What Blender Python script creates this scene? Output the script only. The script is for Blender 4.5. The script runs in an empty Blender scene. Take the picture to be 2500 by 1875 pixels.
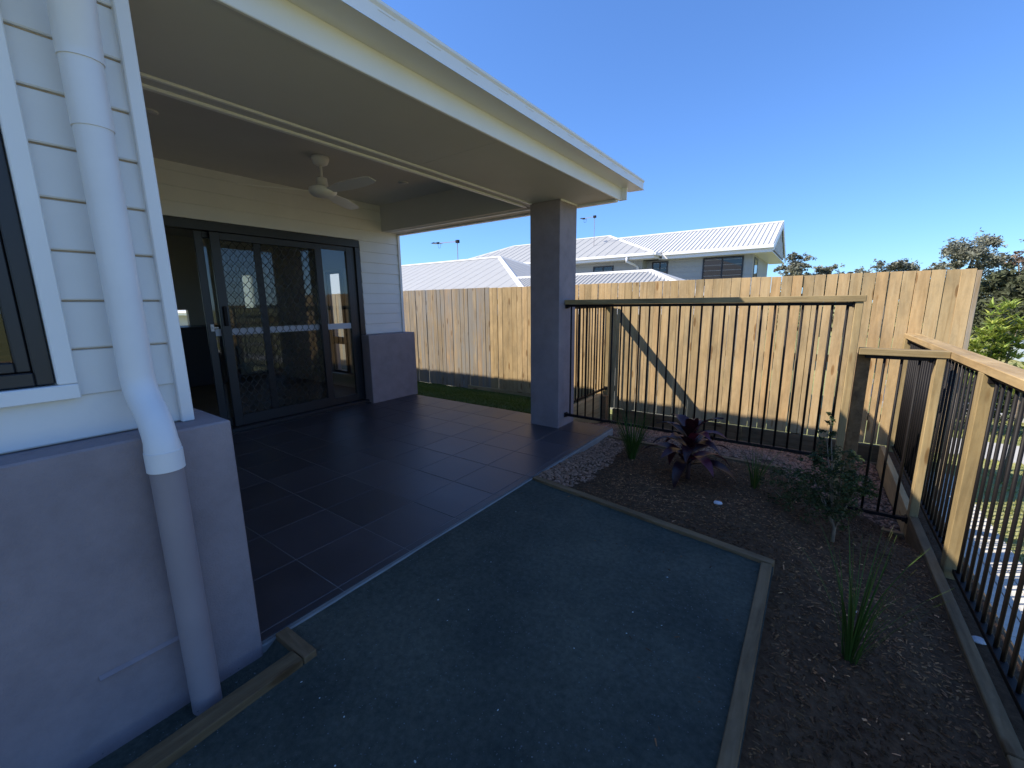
import bpy, bmesh, math, random
from mathutils import Vector, Matrix, noise
R = random.Random(7)
C = bpy.context.scene.collection
sc = bpy.context.scene
# ------------------------------------------------------------------ camera, sky, sun, exposure
EYE = 1.30
FPX = 1026.0655
rr = Vector((0.81176, 0.58388, -0.01150)); uu = Vector((-0.10009, 0.15867, 0.98224)); ff = Vector((-0.57534, 0.79620, -0.18742))
# orthonormal basis from the fitted yaw / pitch / roll
yaw, pitch, roll = -0.6256659911, -0.1885462729, -0.0117052652
ff = Vector((math.sin(yaw)*math.cos(pitch), math.cos(yaw)*math.cos(pitch), math.sin(pitch)))
r0 = ff.cross(Vector((0, 0, 1))).normalized(); u0 = r0.cross(ff)
rr = math.cos(roll)*r0 + math.sin(roll)*u0; uu = -math.sin(roll)*r0 + math.cos(roll)*u0
cam = bpy.data.cameras.new('camera'); camo = bpy.data.objects.new('camera', cam); C.objects.link(camo)
M = Matrix((rr, uu, -ff)).transposed().to_4x4(); M.translation = Vector((0, 0, EYE)); camo.matrix_world = M
cam.sensor_width = 36; cam.lens = 36*FPX/2500; cam.clip_start = 0.02; cam.clip_end = 2000
sc.camera = camo
SUN = Vector((1.36, 1.0, -1.565)).normalized()
w = bpy.data.worlds.new('World'); sc.world = w; w.use_nodes = True
wn = w.node_tree.nodes; sky = wn.new('ShaderNodeTexSky'); sky.sky_type = 'NISHITA'; sky.sun_disc = False
sky.sun_elevation = math.asin(-SUN.z); sky.sun_rotation = math.atan2(-SUN.x, -SUN.y) % (2*math.pi)
sky.air_density = 1.0; sky.dust_density = 0.1; sky.ozone_density = 2.5
gm_ = wn.new('ShaderNodeGamma'); gm_.inputs[1].default_value = .8; tint = wn.new('ShaderNodeMix'); tint.data_type = 'RGBA'; tint.blend_type = 'MULTIPLY'
tint.inputs[0].default_value = 1; tint.inputs[7].default_value = (.585, .93, 1.50, 1)
w.node_tree.links.new(sky.outputs[0], gm_.inputs[0]); w.node_tree.links.new(gm_.outputs[0], tint.inputs[6])
w.node_tree.links.new(tint.outputs[2], wn['Background'].inputs[0]); wn['Background'].inputs[1].default_value = 0.113
sl = bpy.data.lights.new('sun', 'SUN'); slo = bpy.data.objects.new('sun', sl); C.objects.link(slo)
sl.energy = 4.2; sl.angle = math.radians(0.5); sl.color = (1.0, 0.93, 0.82)
slo.rotation_euler = SUN.to_track_quat('-Z', 'Y').to_euler(); slo.location = (-5, -5, 12)
sc.view_settings.view_transform = 'Standard'; sc.view_settings.look = 'None'; sc.view_settings.gamma = 1
sc.cycles.diffuse_bounces = 8; sc.cycles.max_bounces = 16; sc.cycles.transparent_max_bounces = 16
sc.view_settings.use_curve_mapping = False; sc.view_settings.exposure = 0.92

# ------------------------------------------------------------------ helpers
def tag(o, label=None, cat=None, group=None, kind=None):
    if label: o['label'] = label
    if cat: o['category'] = cat
    if group: o['group'] = group
    if kind: o['kind'] = kind
    return o
def empty(name, loc=(0, 0, 0), label=None, cat=None, group=None):
    o = bpy.data.objects.new(name, None); C.objects.link(o); o.location = loc; o.empty_display_size = .1
    return tag(o, label, cat, group)
def link(name, me, parent=None, loc=None):
    o = bpy.data.objects.new(name, me); C.objects.link(o)
    if parent:
        o.parent = parent
        pw = Vector((0, 0, 0)); p = parent
        while p: pw += p.location; p = p.parent
        o.location = (Vector(loc) if loc else Vector((0, 0, 0))) - pw
    elif loc: o.location = loc
    return o
class MB:
    def __init__(s): s.v = []; s.f = []; s.c = []; s.smooth = False; s.mi = []
    def add(s, vs, fs, col=None, m=0):
        n = len(s.v); s.v += [tuple(v) for v in vs]
        for f in fs: s.f.append(tuple(n+i for i in f)); s.c.append(col); s.mi.append(m)
        return s
    def box(s, x0, x1, y0, y1, z0, z1, c=0, col=None, m=0):
        if x0 > x1: x0, x1 = x1, x0
        if y0 > y1: y0, y1 = y1, y0
        if z0 > z1: z0, z1 = z1, z0
        if c <= 0:
            vs = [(x, y, z) for x in (x0, x1) for y in (y0, y1) for z in (z0, z1)]
            return s.add(vs, [(0, 1, 3, 2), (4, 6, 7, 5), (0, 4, 5, 1), (2, 3, 7, 6), (0, 2, 6, 4), (1, 5, 7, 3)], col, m)
        bm = bmesh.new(); bmesh.ops.create_cube(bm, size=1)
        for v in bm.verts:
            v.co = Vector(((x0+x1)/2+v.co.x*(x1-x0), (y0+y1)/2+v.co.y*(y1-y0), (z0+z1)/2+v.co.z*(z1-z0)))
        bmesh.ops.bevel(bm, geom=bm.edges[:], offset=min(c, .45*min(x1-x0, y1-y0, z1-z0)), segments=1, affect='EDGES')
        bm.verts.index_update(); s.add([v.co.copy() for v in bm.verts], [[v.index for v in f.verts] for f in bm.faces], col, m); bm.free()
        return s
    def prism(s, prof, axis, a, b, col=None, m=0):
        """prof: list of 2D points in the plane across axis ('x': (y,z), 'y': (x,z), 'z': (x,y))"""
        def P(p, t): return (t, p[0], p[1]) if axis == 'x' else (p[0], t, p[1]) if axis == 'y' else (p[0], p[1], t)
        n = len(prof); vs = [P(p, a) for p in prof]+[P(p, b) for p in prof]
        ar = sum(prof[i][0]*prof[(i+1) % n][1]-prof[(i+1) % n][0]*prof[i][1] for i in range(n))
        fs = [tuple(range(n))[::-1], tuple(range(n, 2*n))]+[(i, (i+1) % n, n+(i+1) % n, n+i) for i in range(n)]
        flip = (ar > 0) == (b < a)
        if axis == 'y': flip = not flip
        if flip: fs = [f[::-1] for f in fs]
        return s.add(vs, fs, col, m)
    def tube(s, pts, rad, n=10, cap=True, col=None, m=0):
        pts = [Vector(p) for p in pts]; rs = rad if isinstance(rad, (list, tuple)) else [rad]*len(pts)
        rings = []; up = None
        for i, p in enumerate(pts):
            t = (pts[min(i+1, len(pts)-1)]-pts[max(i-1, 0)]).normalized()
            if up is None:
                up = Vector((1, 0, 0)) if abs(t.x) < .8 else Vector((0, 1, 0))
            a = (up-t*up.dot(t)).normalized(); b = t.cross(a); up = a
            rings.append([p+rs[i]*(math.cos(2*math.pi*k/n)*a+math.sin(2*math.pi*k/n)*b) for k in range(n)])
        vs = [v for r in rings for v in r]; fs = []
        for i in range(len(pts)-1):
            for k in range(n):
                fs.append((i*n+k, i*n+(k+1) % n, (i+1)*n+(k+1) % n, (i+1)*n+k))
        if cap: fs += [tuple(range(n))[::-1], tuple(range(len(vs)-n, len(vs)))]
        return s.add(vs, fs, col, m)
    def bar(s, p, q, w, h, col=None, m=0):
        """square-section bar from p to q"""
        p = Vector(p); q = Vector(q); t = (q-p).normalized()
        a = t.cross(Vector((0, 0, 1)))
        if a.length < .01: a = Vector((1, 0, 0))
        a.normalize(); b = a.cross(t)
        vs = [c+i*a*w/2+j*b*h/2 for c in (p, q) for i, j in ((-1, -1), (1, -1), (1, 1), (-1, 1))]
        return s.add(vs, [(0, 3, 2, 1), (4, 5, 6, 7), (0, 1, 5, 4), (1, 2, 6, 5), (2, 3, 7, 6), (3, 0, 4, 7)], col, m)
    def lathe(s, cx, cy, prof, n=24, col=None, m=0):
        vs = []; fs = []
        for r, z in prof:
            for k in range(n): vs.append((cx+r*math.cos(2*math.pi*k/n), cy+r*math.sin(2*math.pi*k/n), z))
        for i in range(len(prof)-1):
            for k in range(n): fs.append((i*n+k, i*n+(k+1) % n, (i+1)*n+(k+1) % n, (i+1)*n+k))
        fs += [tuple(range(n))[::-1], tuple(range(len(vs)-n, len(vs)))]
        return s.add(vs, fs, col, m)
    def mesh(s, name, mat, smooth=None, origin=None):
        me = bpy.data.meshes.new(name)
        o = Vector(origin) if origin else None
        me.from_pydata([tuple(Vector(v)-o) for v in s.v] if o else s.v, [], s.f)
        for m in (mat if isinstance(mat, (list, tuple)) else [mat]): me.materials.append(m)
        if any(s.mi): me.polygons.foreach_set('material_index', s.mi)
        if any(c is not None for c in s.c):
            ca = me.color_attributes.new('Col', 'FLOAT_COLOR', 'CORNER'); data = []
            for p, c in zip(me.polygons, s.c):
                c = c or (1, 1, 1)
                data += [c[0], c[1], c[2], 1.0]*p.loop_total
            ca.data.foreach_set('color', data)
        if smooth or (smooth is None and s.smooth): me.shade_smooth()
        me.update(); return me
    def build(s, name, mat, parent=None, smooth=None, origin=None):
        me = s.mesh(name, mat, smooth, origin)
        return link(name, me, parent, origin)
# ------------------------------------------------------------------ materials
class N:
    def __init__(s, name):
        s.m = bpy.data.materials.new(name); s.m.use_nodes = True; s.t = s.m.node_tree; s.n = s.t.nodes
        s.b = s.n['Principled BSDF']; s.out = s.n['Material Output']
    def new(s, typ, **k):
        n = s.n.new('ShaderNode'+typ)
        for a, v in k.items():
            if a in n.inputs: n.inputs[a].default_value = v
            else: setattr(n, a, v)
        return n
    def L(s, a, b): s.t.links.new(a, b)
def ramp(nn, pts):
    r = nn.new('ValToRGB'); e = r.color_ramp.elements
    while len(e) < len(pts): e.new(.5)
    for x, (p, c) in zip(e, pts): x.position = p; x.color = (*c, 1)
    return r
def coords(n, scale=(1, 1, 1), rnd=True):
    tc = n.new('TexCoord'); mp = n.new('Mapping'); mp.inputs['Scale'].default_value = scale
    if rnd:
        oi = n.new('ObjectInfo'); mul = n.new('VectorMath', operation='SCALE'); mul.inputs[0].default_value = (37, 53, 71)
        n.L(oi.outputs['Random'], mul.inputs['Scale']); ad = n.new('VectorMath', operation='ADD')
        n.L(tc.outputs['Object'], ad.inputs[0]); n.L(mul.outputs[0], ad.inputs[1]); n.L(ad.outputs[0], mp.inputs[0])
        return mp, oi
    n.L(tc.outputs['Object'], mp.inputs[0]); return mp, None
def bump(n, src, strength, dist=.01):
    b = n.new('Bump'); b.inputs['Strength'].default_value = strength; b.inputs['Distance'].default_value = dist
    n.L(src, b.inputs['Height']); n.L(b.outputs[0], n.b.inputs['Normal'])
def mat_plain(name, col, rough=.6, var=.08, scale=6, bmp=.15, bscale=60, spec=.4, metallic=0):
    n = N(name); mp, _ = coords(n, rnd=False)
    a = n.new('TexNoise', Scale=scale, Detail=5.0, Roughness=.6); n.L(mp.outputs[0], a.inputs[0])
    r = ramp(n, [(.3, tuple(c*(1-var) for c in col)), (.7, tuple(min(1, c*(1+var)) for c in col))]); n.L(a.outputs[0], r.inputs[0])
    n.L(r.outputs[0], n.b.inputs['Base Color']); n.b.inputs['Roughness'].default_value = rough
    n.b.inputs['Specular IOR Level'].default_value = spec; n.b.inputs['Metallic'].default_value = metallic
    if bmp:
        g = n.new('TexNoise', Scale=bscale, Detail=4.0); n.L(mp.outputs[0], g.inputs[0]); bump(n, g.outputs[0], bmp, .004)
    return n.m
def mat_wood(name, dark, mid, light, axis='z', rough=.75, stain=.35, knots=True, grey=None, tint=1.0):
    n = N(name)
    st = {'x': (1.2, 16, 16), 'y': (16, 1.2, 16), 'z': (16, 16, 1.2)}[axis]
    mp, oi = coords(n, st)
    a = n.new('TexNoise', Scale=1.6, Detail=8.0, Roughness=.65, Distortion=.9); n.L(mp.outputs[0], a.inputs[0])
    r = ramp(n, [(.25, dark), (.5, mid), (.75, light)]); n.L(a.outputs[0], r.inputs[0])
    # per-piece tint
    tr = ramp(n, [(0, (.76, .73, .66)), (.35, (.93, .91, .86)), (.7, (1.05, 1.0, .94)), (1, (1.08, .93, .78))]); n.L(oi.outputs['Random'], tr.inputs[0])
    mx = n.new('Mix', data_type='RGBA', blend_type='MULTIPLY'); mx.inputs[0].default_value = tint
    n.L(r.outputs[0], mx.inputs[6]); n.L(tr.outputs[0], mx.inputs[7]); last = mx.outputs[2]
    # blotchy stains
    mp2, _ = coords(n, {'x': (1.5, 4, 4), 'y': (4, 1.5, 4), 'z': (4, 4, 1.5)}[axis])
    s2 = n.new('TexNoise', Scale=1.3, Detail=6.0, Roughness=.7); n.L(mp2.outputs[0], s2.inputs[0])
    sr = ramp(n, [(.42, (1, 1, 1)), (.68, tuple(1-stain*k for k in (1, .95, .85)))]); n.L(s2.outputs[0], sr.inputs[0])
    m2 = n.new('Mix', data_type='RGBA', blend_type='MULTIPLY'); m2.inputs[0].default_value = 1
    n.L(last, m2.inputs[6]); n.L(sr.outputs[0], m2.inputs[7]); last = m2.outputs[2]
    if grey:
        g = n.new('TexNoise', Scale=.7, Detail=7.0, Roughness=.7, Distortion=1.2); n.L(mp.outputs[0], g.inputs[0])
        gr = ramp(n, [(.36, (0, 0, 0)), (.60, (1, 1, 1))]); n.L(g.outputs[0], gr.inputs[0])
        m3 = n.new('Mix', data_type='RGBA'); m3.inputs[7].default_value = (*grey, 1); n.L(gr.outputs[0], m3.inputs[0]); n.L(last, m3.inputs[6]); last = m3.outputs[2]
    if knots:
        mp3, _ = coords(n, {'x': (2.2, 9, 9), 'y': (9, 2.2, 9), 'z': (9, 9, 2.2)}[axis])
        v = n.new('TexVoronoi', Scale=1.0); n.L(mp3.outputs[0], v.inputs[0])
        kr = ramp(n, [(0, (.35, .25, .16)), (.11, (.55, .42, .3)), (.16, (1, 1, 1))]); n.L(v.outputs['Distance'], kr.inputs[0])
        m4 = n.new('Mix', data_type='RGBA', blend_type='MULTIPLY'); m4.inputs[0].default_value = .8
        n.L(last, m4.inputs[6]); n.L(kr.outputs[0], m4.inputs[7]); last = m4.outputs[2]
    n.L(last, n.b.inputs['Base Color']); n.b.inputs['Roughness'].default_value = rough; n.b.inputs['Specular IOR Level'].default_value = .25
    bump(n, a.outputs[0], .35, .004)
    return n.m
def mat_col(name, col, rough=.8, spread=1.0, spec=.2, trans=0, scale=8):
    """base colour times the per-piece colour attribute"""
    n = N(name); at = n.new('Attribute', attribute_name='Col')
    mx = n.new('Mix', data_type='RGBA', blend_type='MULTIPLY'); mx.inputs[0].default_value = spread
    mx.inputs[6].default_value = (*col, 1); n.L(at.outputs[0], mx.inputs[7])
    n.L(mx.outputs[2], n.b.inputs['Base Color']); n.b.inputs['Roughness'].default_value = rough; n.b.inputs['Specular IOR Level'].default_value = spec
    if trans:
        d = n.new('BsdfTranslucent'); n.L(mx.outputs[2], d.inputs[0]); ms = n.new('MixShader'); ms.inputs[0].default_value = trans
        n.L(n.b.outputs[0], ms.inputs[1]); n.L(d.outputs[0], ms.inputs[2]); n.L(ms.outputs[0], n.out.inputs[0])
    return n.m
def mat_glass(name, tint=(.75, .78, .78), rough=.0):
    n = N(name); n.n.remove(n.b)
    t = n.new('BsdfTransparent'); t.inputs[0].default_value = (*tint, 1); g = n.new('BsdfGlossy', Roughness=rough); g.inputs[0].default_value = (1, 1, 1, 1)
    fr = n.new('Fresnel', IOR=1.65); ge = n.new('NewGeometry'); iv = n.new('Math', operation='SUBTRACT'); iv.inputs[0].default_value = 1; n.L(ge.outputs['Backfacing'], iv.inputs[1])
    fm = n.new('Math', operation='MULTIPLY'); n.L(fr.outputs[0], fm.inputs[0]); n.L(iv.outputs[0], fm.inputs[1]); ms = n.new('MixShader'); n.L(fm.outputs[0], ms.inputs[0]); n.L(t.outputs[0], ms.inputs[1]); n.L(g.outputs[0], ms.inputs[2])
    n.L(ms.outputs[0], n.out.inputs[0]); return n.m
def mat_ground(name, cols, scale, rough=.95, bmp=.6, bscale=40, patch=None):
    n = N(name); mp, _ = coords(n, rnd=False)
    a = n.new('TexNoise', Scale=scale, Detail=10.0, Roughness=.7); n.L(mp.outputs[0], a.inputs[0])
    k = len(cols); r = ramp(n, [(.3+.4*i/(k-1), c) for i, c in enumerate(cols)]); n.L(a.outputs[0], r.inputs[0]); last = r.outputs[0]
    if patch:
        b = n.new('TexNoise', Scale=patch[0], Detail=4.0); n.L(mp.outputs[0], b.inputs[0])
        pr_ = ramp(n, [(.35, patch[1]), (.65, patch[2])]); n.L(b.outputs[0], pr_.inputs[0])
        m = n.new('Mix', data_type='RGBA', blend_type='MULTIPLY'); m.inputs[0].default_value = 1; n.L(last, m.inputs[6]); n.L(pr_.outputs[0], m.inputs[7]); last = m.outputs[2]
    n.L(last, n.b.inputs['Base Color']); n.b.inputs['Roughness'].default_value = rough; n.b.inputs['Specular IOR Level'].default_value = .2
    g = n.new('TexNoise', Scale=bscale, Detail=8.0, Roughness=.7); n.L(mp.outputs[0], g.inputs[0]); bump(n, g.outputs[0], bmp, .01)
    return n.m
W_PAINT = mat_plain('white_paint', (.73, .715, .69), .45, .04, 3, .10, 90)
W_TRIM = mat_plain('white_trim_paint', (.80, .785, .765), .4, .03, 3, .05, 60)
W_PIPE = mat_plain('white_plastic_pipe', (.76, .74, .73), .35, .05, 4, .0)
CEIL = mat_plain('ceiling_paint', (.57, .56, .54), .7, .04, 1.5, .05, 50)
RENDER = mat_ground('grey_render', [(.25, .212, .222), (.29, .246, .256), (.325, .275, .285)], 7, .85, .35, 140, patch=(1.3, (.90, .90, .91), (1.06, 1.05, 1.04)))
GREY_PIPE = mat_plain('grey_painted_pipe', (.29, .25, .26), .5, .06, 5, .0)
DARK_AL = mat_plain('dark_aluminium', (.019, .019, .021), .42, .1, 5, .0, spec=.5)
GRILLE = mat_plain('black_grille_metal', (.012, .012, .013), .5, .05, 5, .0)
BLACK = mat_plain('black_powdercoat', (.009, .007, .007), .6, .2, 8, .1, 80, spec=.25)
PINE_Z = mat_wood('treated_pine_upright', (.29, .20, .095), (.41, .305, .155), (.50, .39, .215), 'z')
PINE_X = mat_wood('treated_pine_along_x', (.28, .20, .095), (.40, .30, .155), (.49, .385, .215), 'x')
PINE_Y = mat_wood('treated_pine_along_y', (.28, .20, .10), (.40, .31, .17), (.49, .395, .23), 'y')
PALE_NEW = mat_wood('new_paling_pine', (.41, .285, .14), (.52, .375, .20), (.59, .455, .26), 'z', stain=.36, tint=.8)
PALE_OLD = mat_wood('weathered_paling_pine', (.27, .19, .11), (.42, .31, .18), (.55, .43, .27), 'z', stain=.4, grey=(.27, .25, .22))
EDGE_X = mat_wood('garden_edging_pine_x', (.13, .085, .045), (.225, .15, .08), (.29, .20, .115), 'x', stain=.5)
EDGE_Y = mat_wood('garden_edging_pine_y', (.13, .085, .045), (.225, .15, .08), (.29, .20, .115), 'y', stain=.5)
JOINT = mat_plain('raw_board_edge', (.46, .38, .30), .9, .35, 7, .2, 60)
GLASS = mat_glass('window_glass', (.93, .95, .94)); GLASS_D = mat_glass('tinted_window_glass', (.35, .37, .4))
FROST = mat_plain('frosted_safety_strip', (.55, .56, .6), .6, .03, 3, 0)
CONC = mat_plain('slab_concrete', (.26, .26, .25), .85, .15, 9, .5, 90)
GROUT = mat_plain('tile_grout', (.17, .165, .16), .9, .15, 8, .3, 80)
ROOFW = mat_plain('white_roof_steel', (.56, .55, .52), .55, .03, 2, .0, spec=.5)
ROOFG = mat_plain('pale_grey_roof_steel', (.37, .365, .345), .55, .03, 2, .0, spec=.5)
WALLG = mat_plain('pale_grey_cladding', (.40, .40, .38), .8, .06, 1.2, .2, 20)
INT_W = mat_plain('interior_wall_paint', (.52, .50, .45), .8, .05, 1, 0)
INT_D = mat_plain('dark_cabinet_and_room_shade', (.05, .045, .05), .5, .1, 2, 0)  # cabinet colour; also painted as the shade inside rooms behind windows
INT_F = mat_plain('interior_floor_covering', (.16, .13, .10), .6, .2, 2, 0)
def tile_mat():
    n = N('charcoal_floor_tile'); mp, oi = coords(n, (1, 1, 1))
    a = n.new('TexNoise', Scale=3.0, Detail=8.0, Roughness=.65); n.L(mp.outputs[0], a.inputs[0])
    r = ramp(n, [(.3, (.036, .033, .038)), (.55, (.05, .046, .052)), (.8, (.07, .064, .07))]); n.L(a.outputs[0], r.inputs[0])
    tv = n.new('MapRange'); tv.inputs[3].default_value = .82; tv.inputs[4].default_value = 1.2; n.L(oi.outputs['Random'], tv.inputs[0])
    tm = n.new('VectorMath', operation='SCALE'); n.L(r.outputs[0], tm.inputs[0]); n.L(tv.outputs[0], tm.inputs['Scale'])
    n.L(tm.outputs[0], n.b.inputs['Base Color'])
    rr_ = n.new('MapRange'); rr_.inputs[3].default_value = .30; rr_.inputs[4].default_value = .52; n.L(a.outputs[0], rr_.inputs[0]); n.L(rr_.outputs[0], n.b.inputs['Roughness'])
    n.b.inputs['Specular IOR Level'].default_value = .5
    g = n.new('TexNoise', Scale=55.0, Detail=6.0); n.L(mp.outputs[0], g.inputs[0]); bump(n, g.outputs[0], .12, .003)
    return n.m
TILE = tile_mat()

# ------------------------------------------------------------------ ground levels
def sstep(a, b, t):
    t = max(0, min(1, (t-a)/(b-a))); return t*t*(3-2*t)
def nz(x, y, s=1, k=0): return noise.noise(Vector((x*s, y*s, k)))
def z_bed(x, y):
    d = .155+.16*sstep(3.1, 3.85, y)
    z = -.045-d*sstep(-.35, .66, x) + .02*nz(x, y, 2.2)+.012*nz(x, y, 7, 3)+.006*nz(x, y, 19, 5)
    if x < -.1 and y > 2.3: z -= .02*sstep(2.6, 3.9, y)
    if x > .45: z = min(z, z*(1-sstep(.45, .62, x))+(-.228-.15*sstep(3.3, 3.85, y))*sstep(.45, .62, x))
    z += .03*math.exp(-((x+.68)**2+(y-3.2)**2)/.09)
    return z
def z_grav(x, y):
    a = -.075-.36*sstep(3.95, 5.8, y)
    b = -.395-.06*sstep(3.95, 5.8, y)
    t = sstep(-.25, .15, x); return a*(1-t)+b*t+.012*nz(x, y, 5)
def z_lawn(x, y): return -.03-.23*sstep(4.1, 5.8, y)+.012*nz(x, y, 3)
def sheet(name, x0, x1, y0, y1, nx, ny, zf, mat):
    m = MB(); vs = []; fs = []
    for j in range(ny+1):
        for i in range(nx+1):
            x = x0+(x1-x0)*i/nx; y = y0+(y1-y0)*j/ny; vs.append((x, y, zf(x, y)))
    for j in range(ny):
        for i in range(nx): a = j*(nx+1)+i; fs.append((a, a+1, a+nx+2, a+nx+1))
    m.add(vs, fs); o = m.build(name, mat, smooth=True); tag(o, kind='structure'); return o

# outside ground, one sheet to the horizon
G_OUT = mat_ground('street_grass', [(.20, .21, .09), (.31, .31, .14), (.42, .39, .21)], 3, patch=(.4, (.8, .85, .8), (1.1, 1.05, .9)))
m = MB(); vs = []; fs = []
xs = [-600, -200, -80, -40, -20, -12.2, -12, -9, -6, -3, 0, .86, .9, 1.5, 2, 3, 5, 8, 12, 20, 40, 80, 200, 600]; ys = [-600, -200, -60, -20, -8, -3, 0, 3, 5.9, 6, 8, 10, 12, 14, 17, 20, 26, 34, 50, 80, 200, 600]
def z_out(x, y): return -.78-.5*sstep(8, 20, y)-1.6*sstep(18, 60, y)
for y in ys:
    for x in xs:
        vs.append((x, y, z_out(x, y)))
nx = len(xs)
for j in range(len(ys)-1):
    for i in range(nx-1): a = j*nx+i; fs.append((a, a+1, a+nx+1, a+nx))
m.add(vs, fs); tag(m.build('ground', G_OUT, smooth=True), kind='structure')
FOOT = mat_plain('footpath_concrete', (.44, .42, .38), .9, .1, 3, .3, 60)
ROAD = mat_plain('road_asphalt', (.12, .125, .135), .9, .15, 5, .3, 60)
def strip(name, pts, mat, dz=.004, th=.05):
    m = MB(); n = len(pts)
    top = [(x, y, z_out(x, y)+dz) for x, y in pts]; bot = [(x, y, z_out(x, y)+dz-th) for x, y in pts]
    m.add(top+bot, [tuple(range(n)), tuple(range(n, 2*n))[::-1]]+[(i, n+i, n+(i+1) % n, (i+1) % n) for i in range(n)])
    return tag(m.build(name, mat), kind='structure')
strip('footpath', [(1.62, 8.9), (1.62, 7.9), (30, 6.4), (30, 7.6)], FOOT, .012)
strip('kerb', [(1.2, 11.4), (1.2, 11.15), (40, 10.0), (40, 10.25)], FOOT, .10, .2)
strip('road', [(1.2, 16.4), (1.2, 11.4), (40, 10.25), (40, 15.0)], ROAD, .004)
strip('kerb', [(1.2, 16.65), (1.2, 16.4), (40, 15.0), (40, 15.25)], FOOT, .10, .2)

# crushed-stone pad
PAD = mat_ground('blue_grey_crusher_dust', [(.055, .063, .053), (.082, .092, .075), (.112, .122, .10)], 45, .95, .9, 160, patch=(1.9, (.66, .72, .74), (1.22, 1.18, 1.12)))
def z_pad(x, y): return -.016+.003*nz(x, y, 3)+.0015*nz(x, y, 15, 2)
m = MB(); n1 = 90; vs = []; fs = []
for j in range(n1+1):
    for i in range(n1+1):
        u = i/n1; v = j/n1
        x = -1.645+u*(1.59); ytop = 2.545-.235*u; y = -1.2+v*(ytop+1.2); vs.append((x, y, z_pad(x, y)-(.03 if x < -1.5 and y < .6 else 0)))
for j in range(n1):
    for i in range(n1): a = j*(n1+1)+i; fs.append((a, a+1, a+n1+2, a+n1+1))
m.add(vs, fs); tag(m.build('garden_path', PAD, smooth=True), kind='structure')
GRIT = mat_col('pad_grit', (.16, .19, .19), .9)
m = MB()
def pebble(m, x, y, z, r, col, flat=.6):
    a = R.random()*6.28; ca, sa = math.cos(a), math.sin(a); sx = r*R.uniform(.75, 1.3); sy = r*R.uniform(.6, 1.1); sz = r*flat*R.uniform(.7, 1.1)
    pts = [(1, 0, 0), (.3, .9, .1), (-.8, .6, -.1), (-.9, -.5, .1), (.3, -1, -.1), (.2, .1, 1), (-.3, -.1, .85)]
    vs = []
    for px, py, pz in pts:
        px = px*sx*R.uniform(.85, 1.1); py = py*sy*R.uniform(.85, 1.1)
        vs.append((x+px*ca-py*sa, y+px*sa+py*ca, z+pz*sz))
    m.add(vs, [(0, 1, 5), (1, 6, 5), (1, 2, 6), (2, 3, 6), (3, 4, 6), (4, 5, 6), (4, 0, 5)], col)
for i in range(5200):
    x = R.uniform(-1.62, -.12); y = R.uniform(-.5, 2.28-.12*(x+1.64)); g = R.uniform(.35, 1.1); c = (g*R.uniform(.9, 1.1), g, g*R.uniform(.9, 1.08))
    pebble(m, x, y, z_pad(x, y), R.uniform(.0012, .0034), c, .45)
for i in range(20):
    x = R.uniform(-1.5, -.15); y = R.uniform(.2, 2.2); g = R.uniform(2.2, 4.0)
    pebble(m, x, y, z_pad(x, y)+.001, R.uniform(.0025, .005), (g, g, g*.97))
tag(m.build('grit', GRIT), 'scattered pale grit lying on the blue grey path', 'grit', kind='stuff')

# mulch bed
SOIL = mat_ground('dark_mulch_soil', [(.055, .031, .017), (.10, .058, .032), (.15, .092, .053)], 30, 1, 1.0, 90)
o = sheet('garden_bed', -1.645, .70, -1.2, 3.93, 110, 180, z_bed, SOIL)
bmx = bmesh.new(); bmx.from_mesh(o.data)
kill = []
for f in bmx.faces:
    c = f.calc_center_median()
    if c.x < -.10 and c.y < 2.53-.15*(c.x+1.64): kill.append(f)
bmesh.ops.delete(bmx, geom=kill, context='FACES'); bmx.to_mesh(o.data); bmx.free()
MULCH = mat_col('mulch_chip', (.235, .13, .07), .95)
m = MB()
for i in range(30000):
    x = R.uniform(-1.62, .65); y = R.uniform(.3, 3.9)
    on_pad = x < -.04 and y < 2.62-.15*(x+1.64)
    if on_pad and not (R.random() < .05 and (x > -.5 or y > 2.0) and R.random() < .25): continue
    if on_pad and (x > -.10 or y > 2.50-.15*(x+1.64)): continue
    if x < -1.38+.2*nz(0, y, 2) and R.random() < .55: continue
    z = (z_pad(x, y) if on_pad else z_bed(x, y))+.003; L_ = R.uniform(.006, .024)*(1.0 if R.random() < .96 else 1.9); W_ = R.uniform(.002, .009)
    a = R.random()*6.28; tl = R.uniform(-.5, .5); d = Vector((math.cos(a), math.sin(a), tl*.6)); p = Vector((-math.sin(a), math.cos(a), R.uniform(-.5, .5)))
    g = R.choice([.35, .5, .6, .7, .85, 1.0, 1.2, 1.5])*(.75+.7*nz(x, y, 1.6, 8)) if R.random() < .99 else 2.6; c = (g*R.uniform(.95, 1.15), g, g*R.uniform(.8, 1.0))
    o_ = Vector((x, y, z+abs(tl)*L_*.3)); h = Vector((0, 0, .0015))
    m.add([o_-d*L_/2-p*W_/2, o_+d*L_/2-p*W_*.3, o_+d*L_/2+p*W_*.4, o_-d*L_/2+p*W_/2, o_+h*2], [(0, 1, 4), (1, 2, 4), (2, 3, 4), (3, 0, 4)], c)
tag(m.build('mulch', MULCH), 'brown bark mulch covering the garden bed', 'mulch', kind='stuff')

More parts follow.
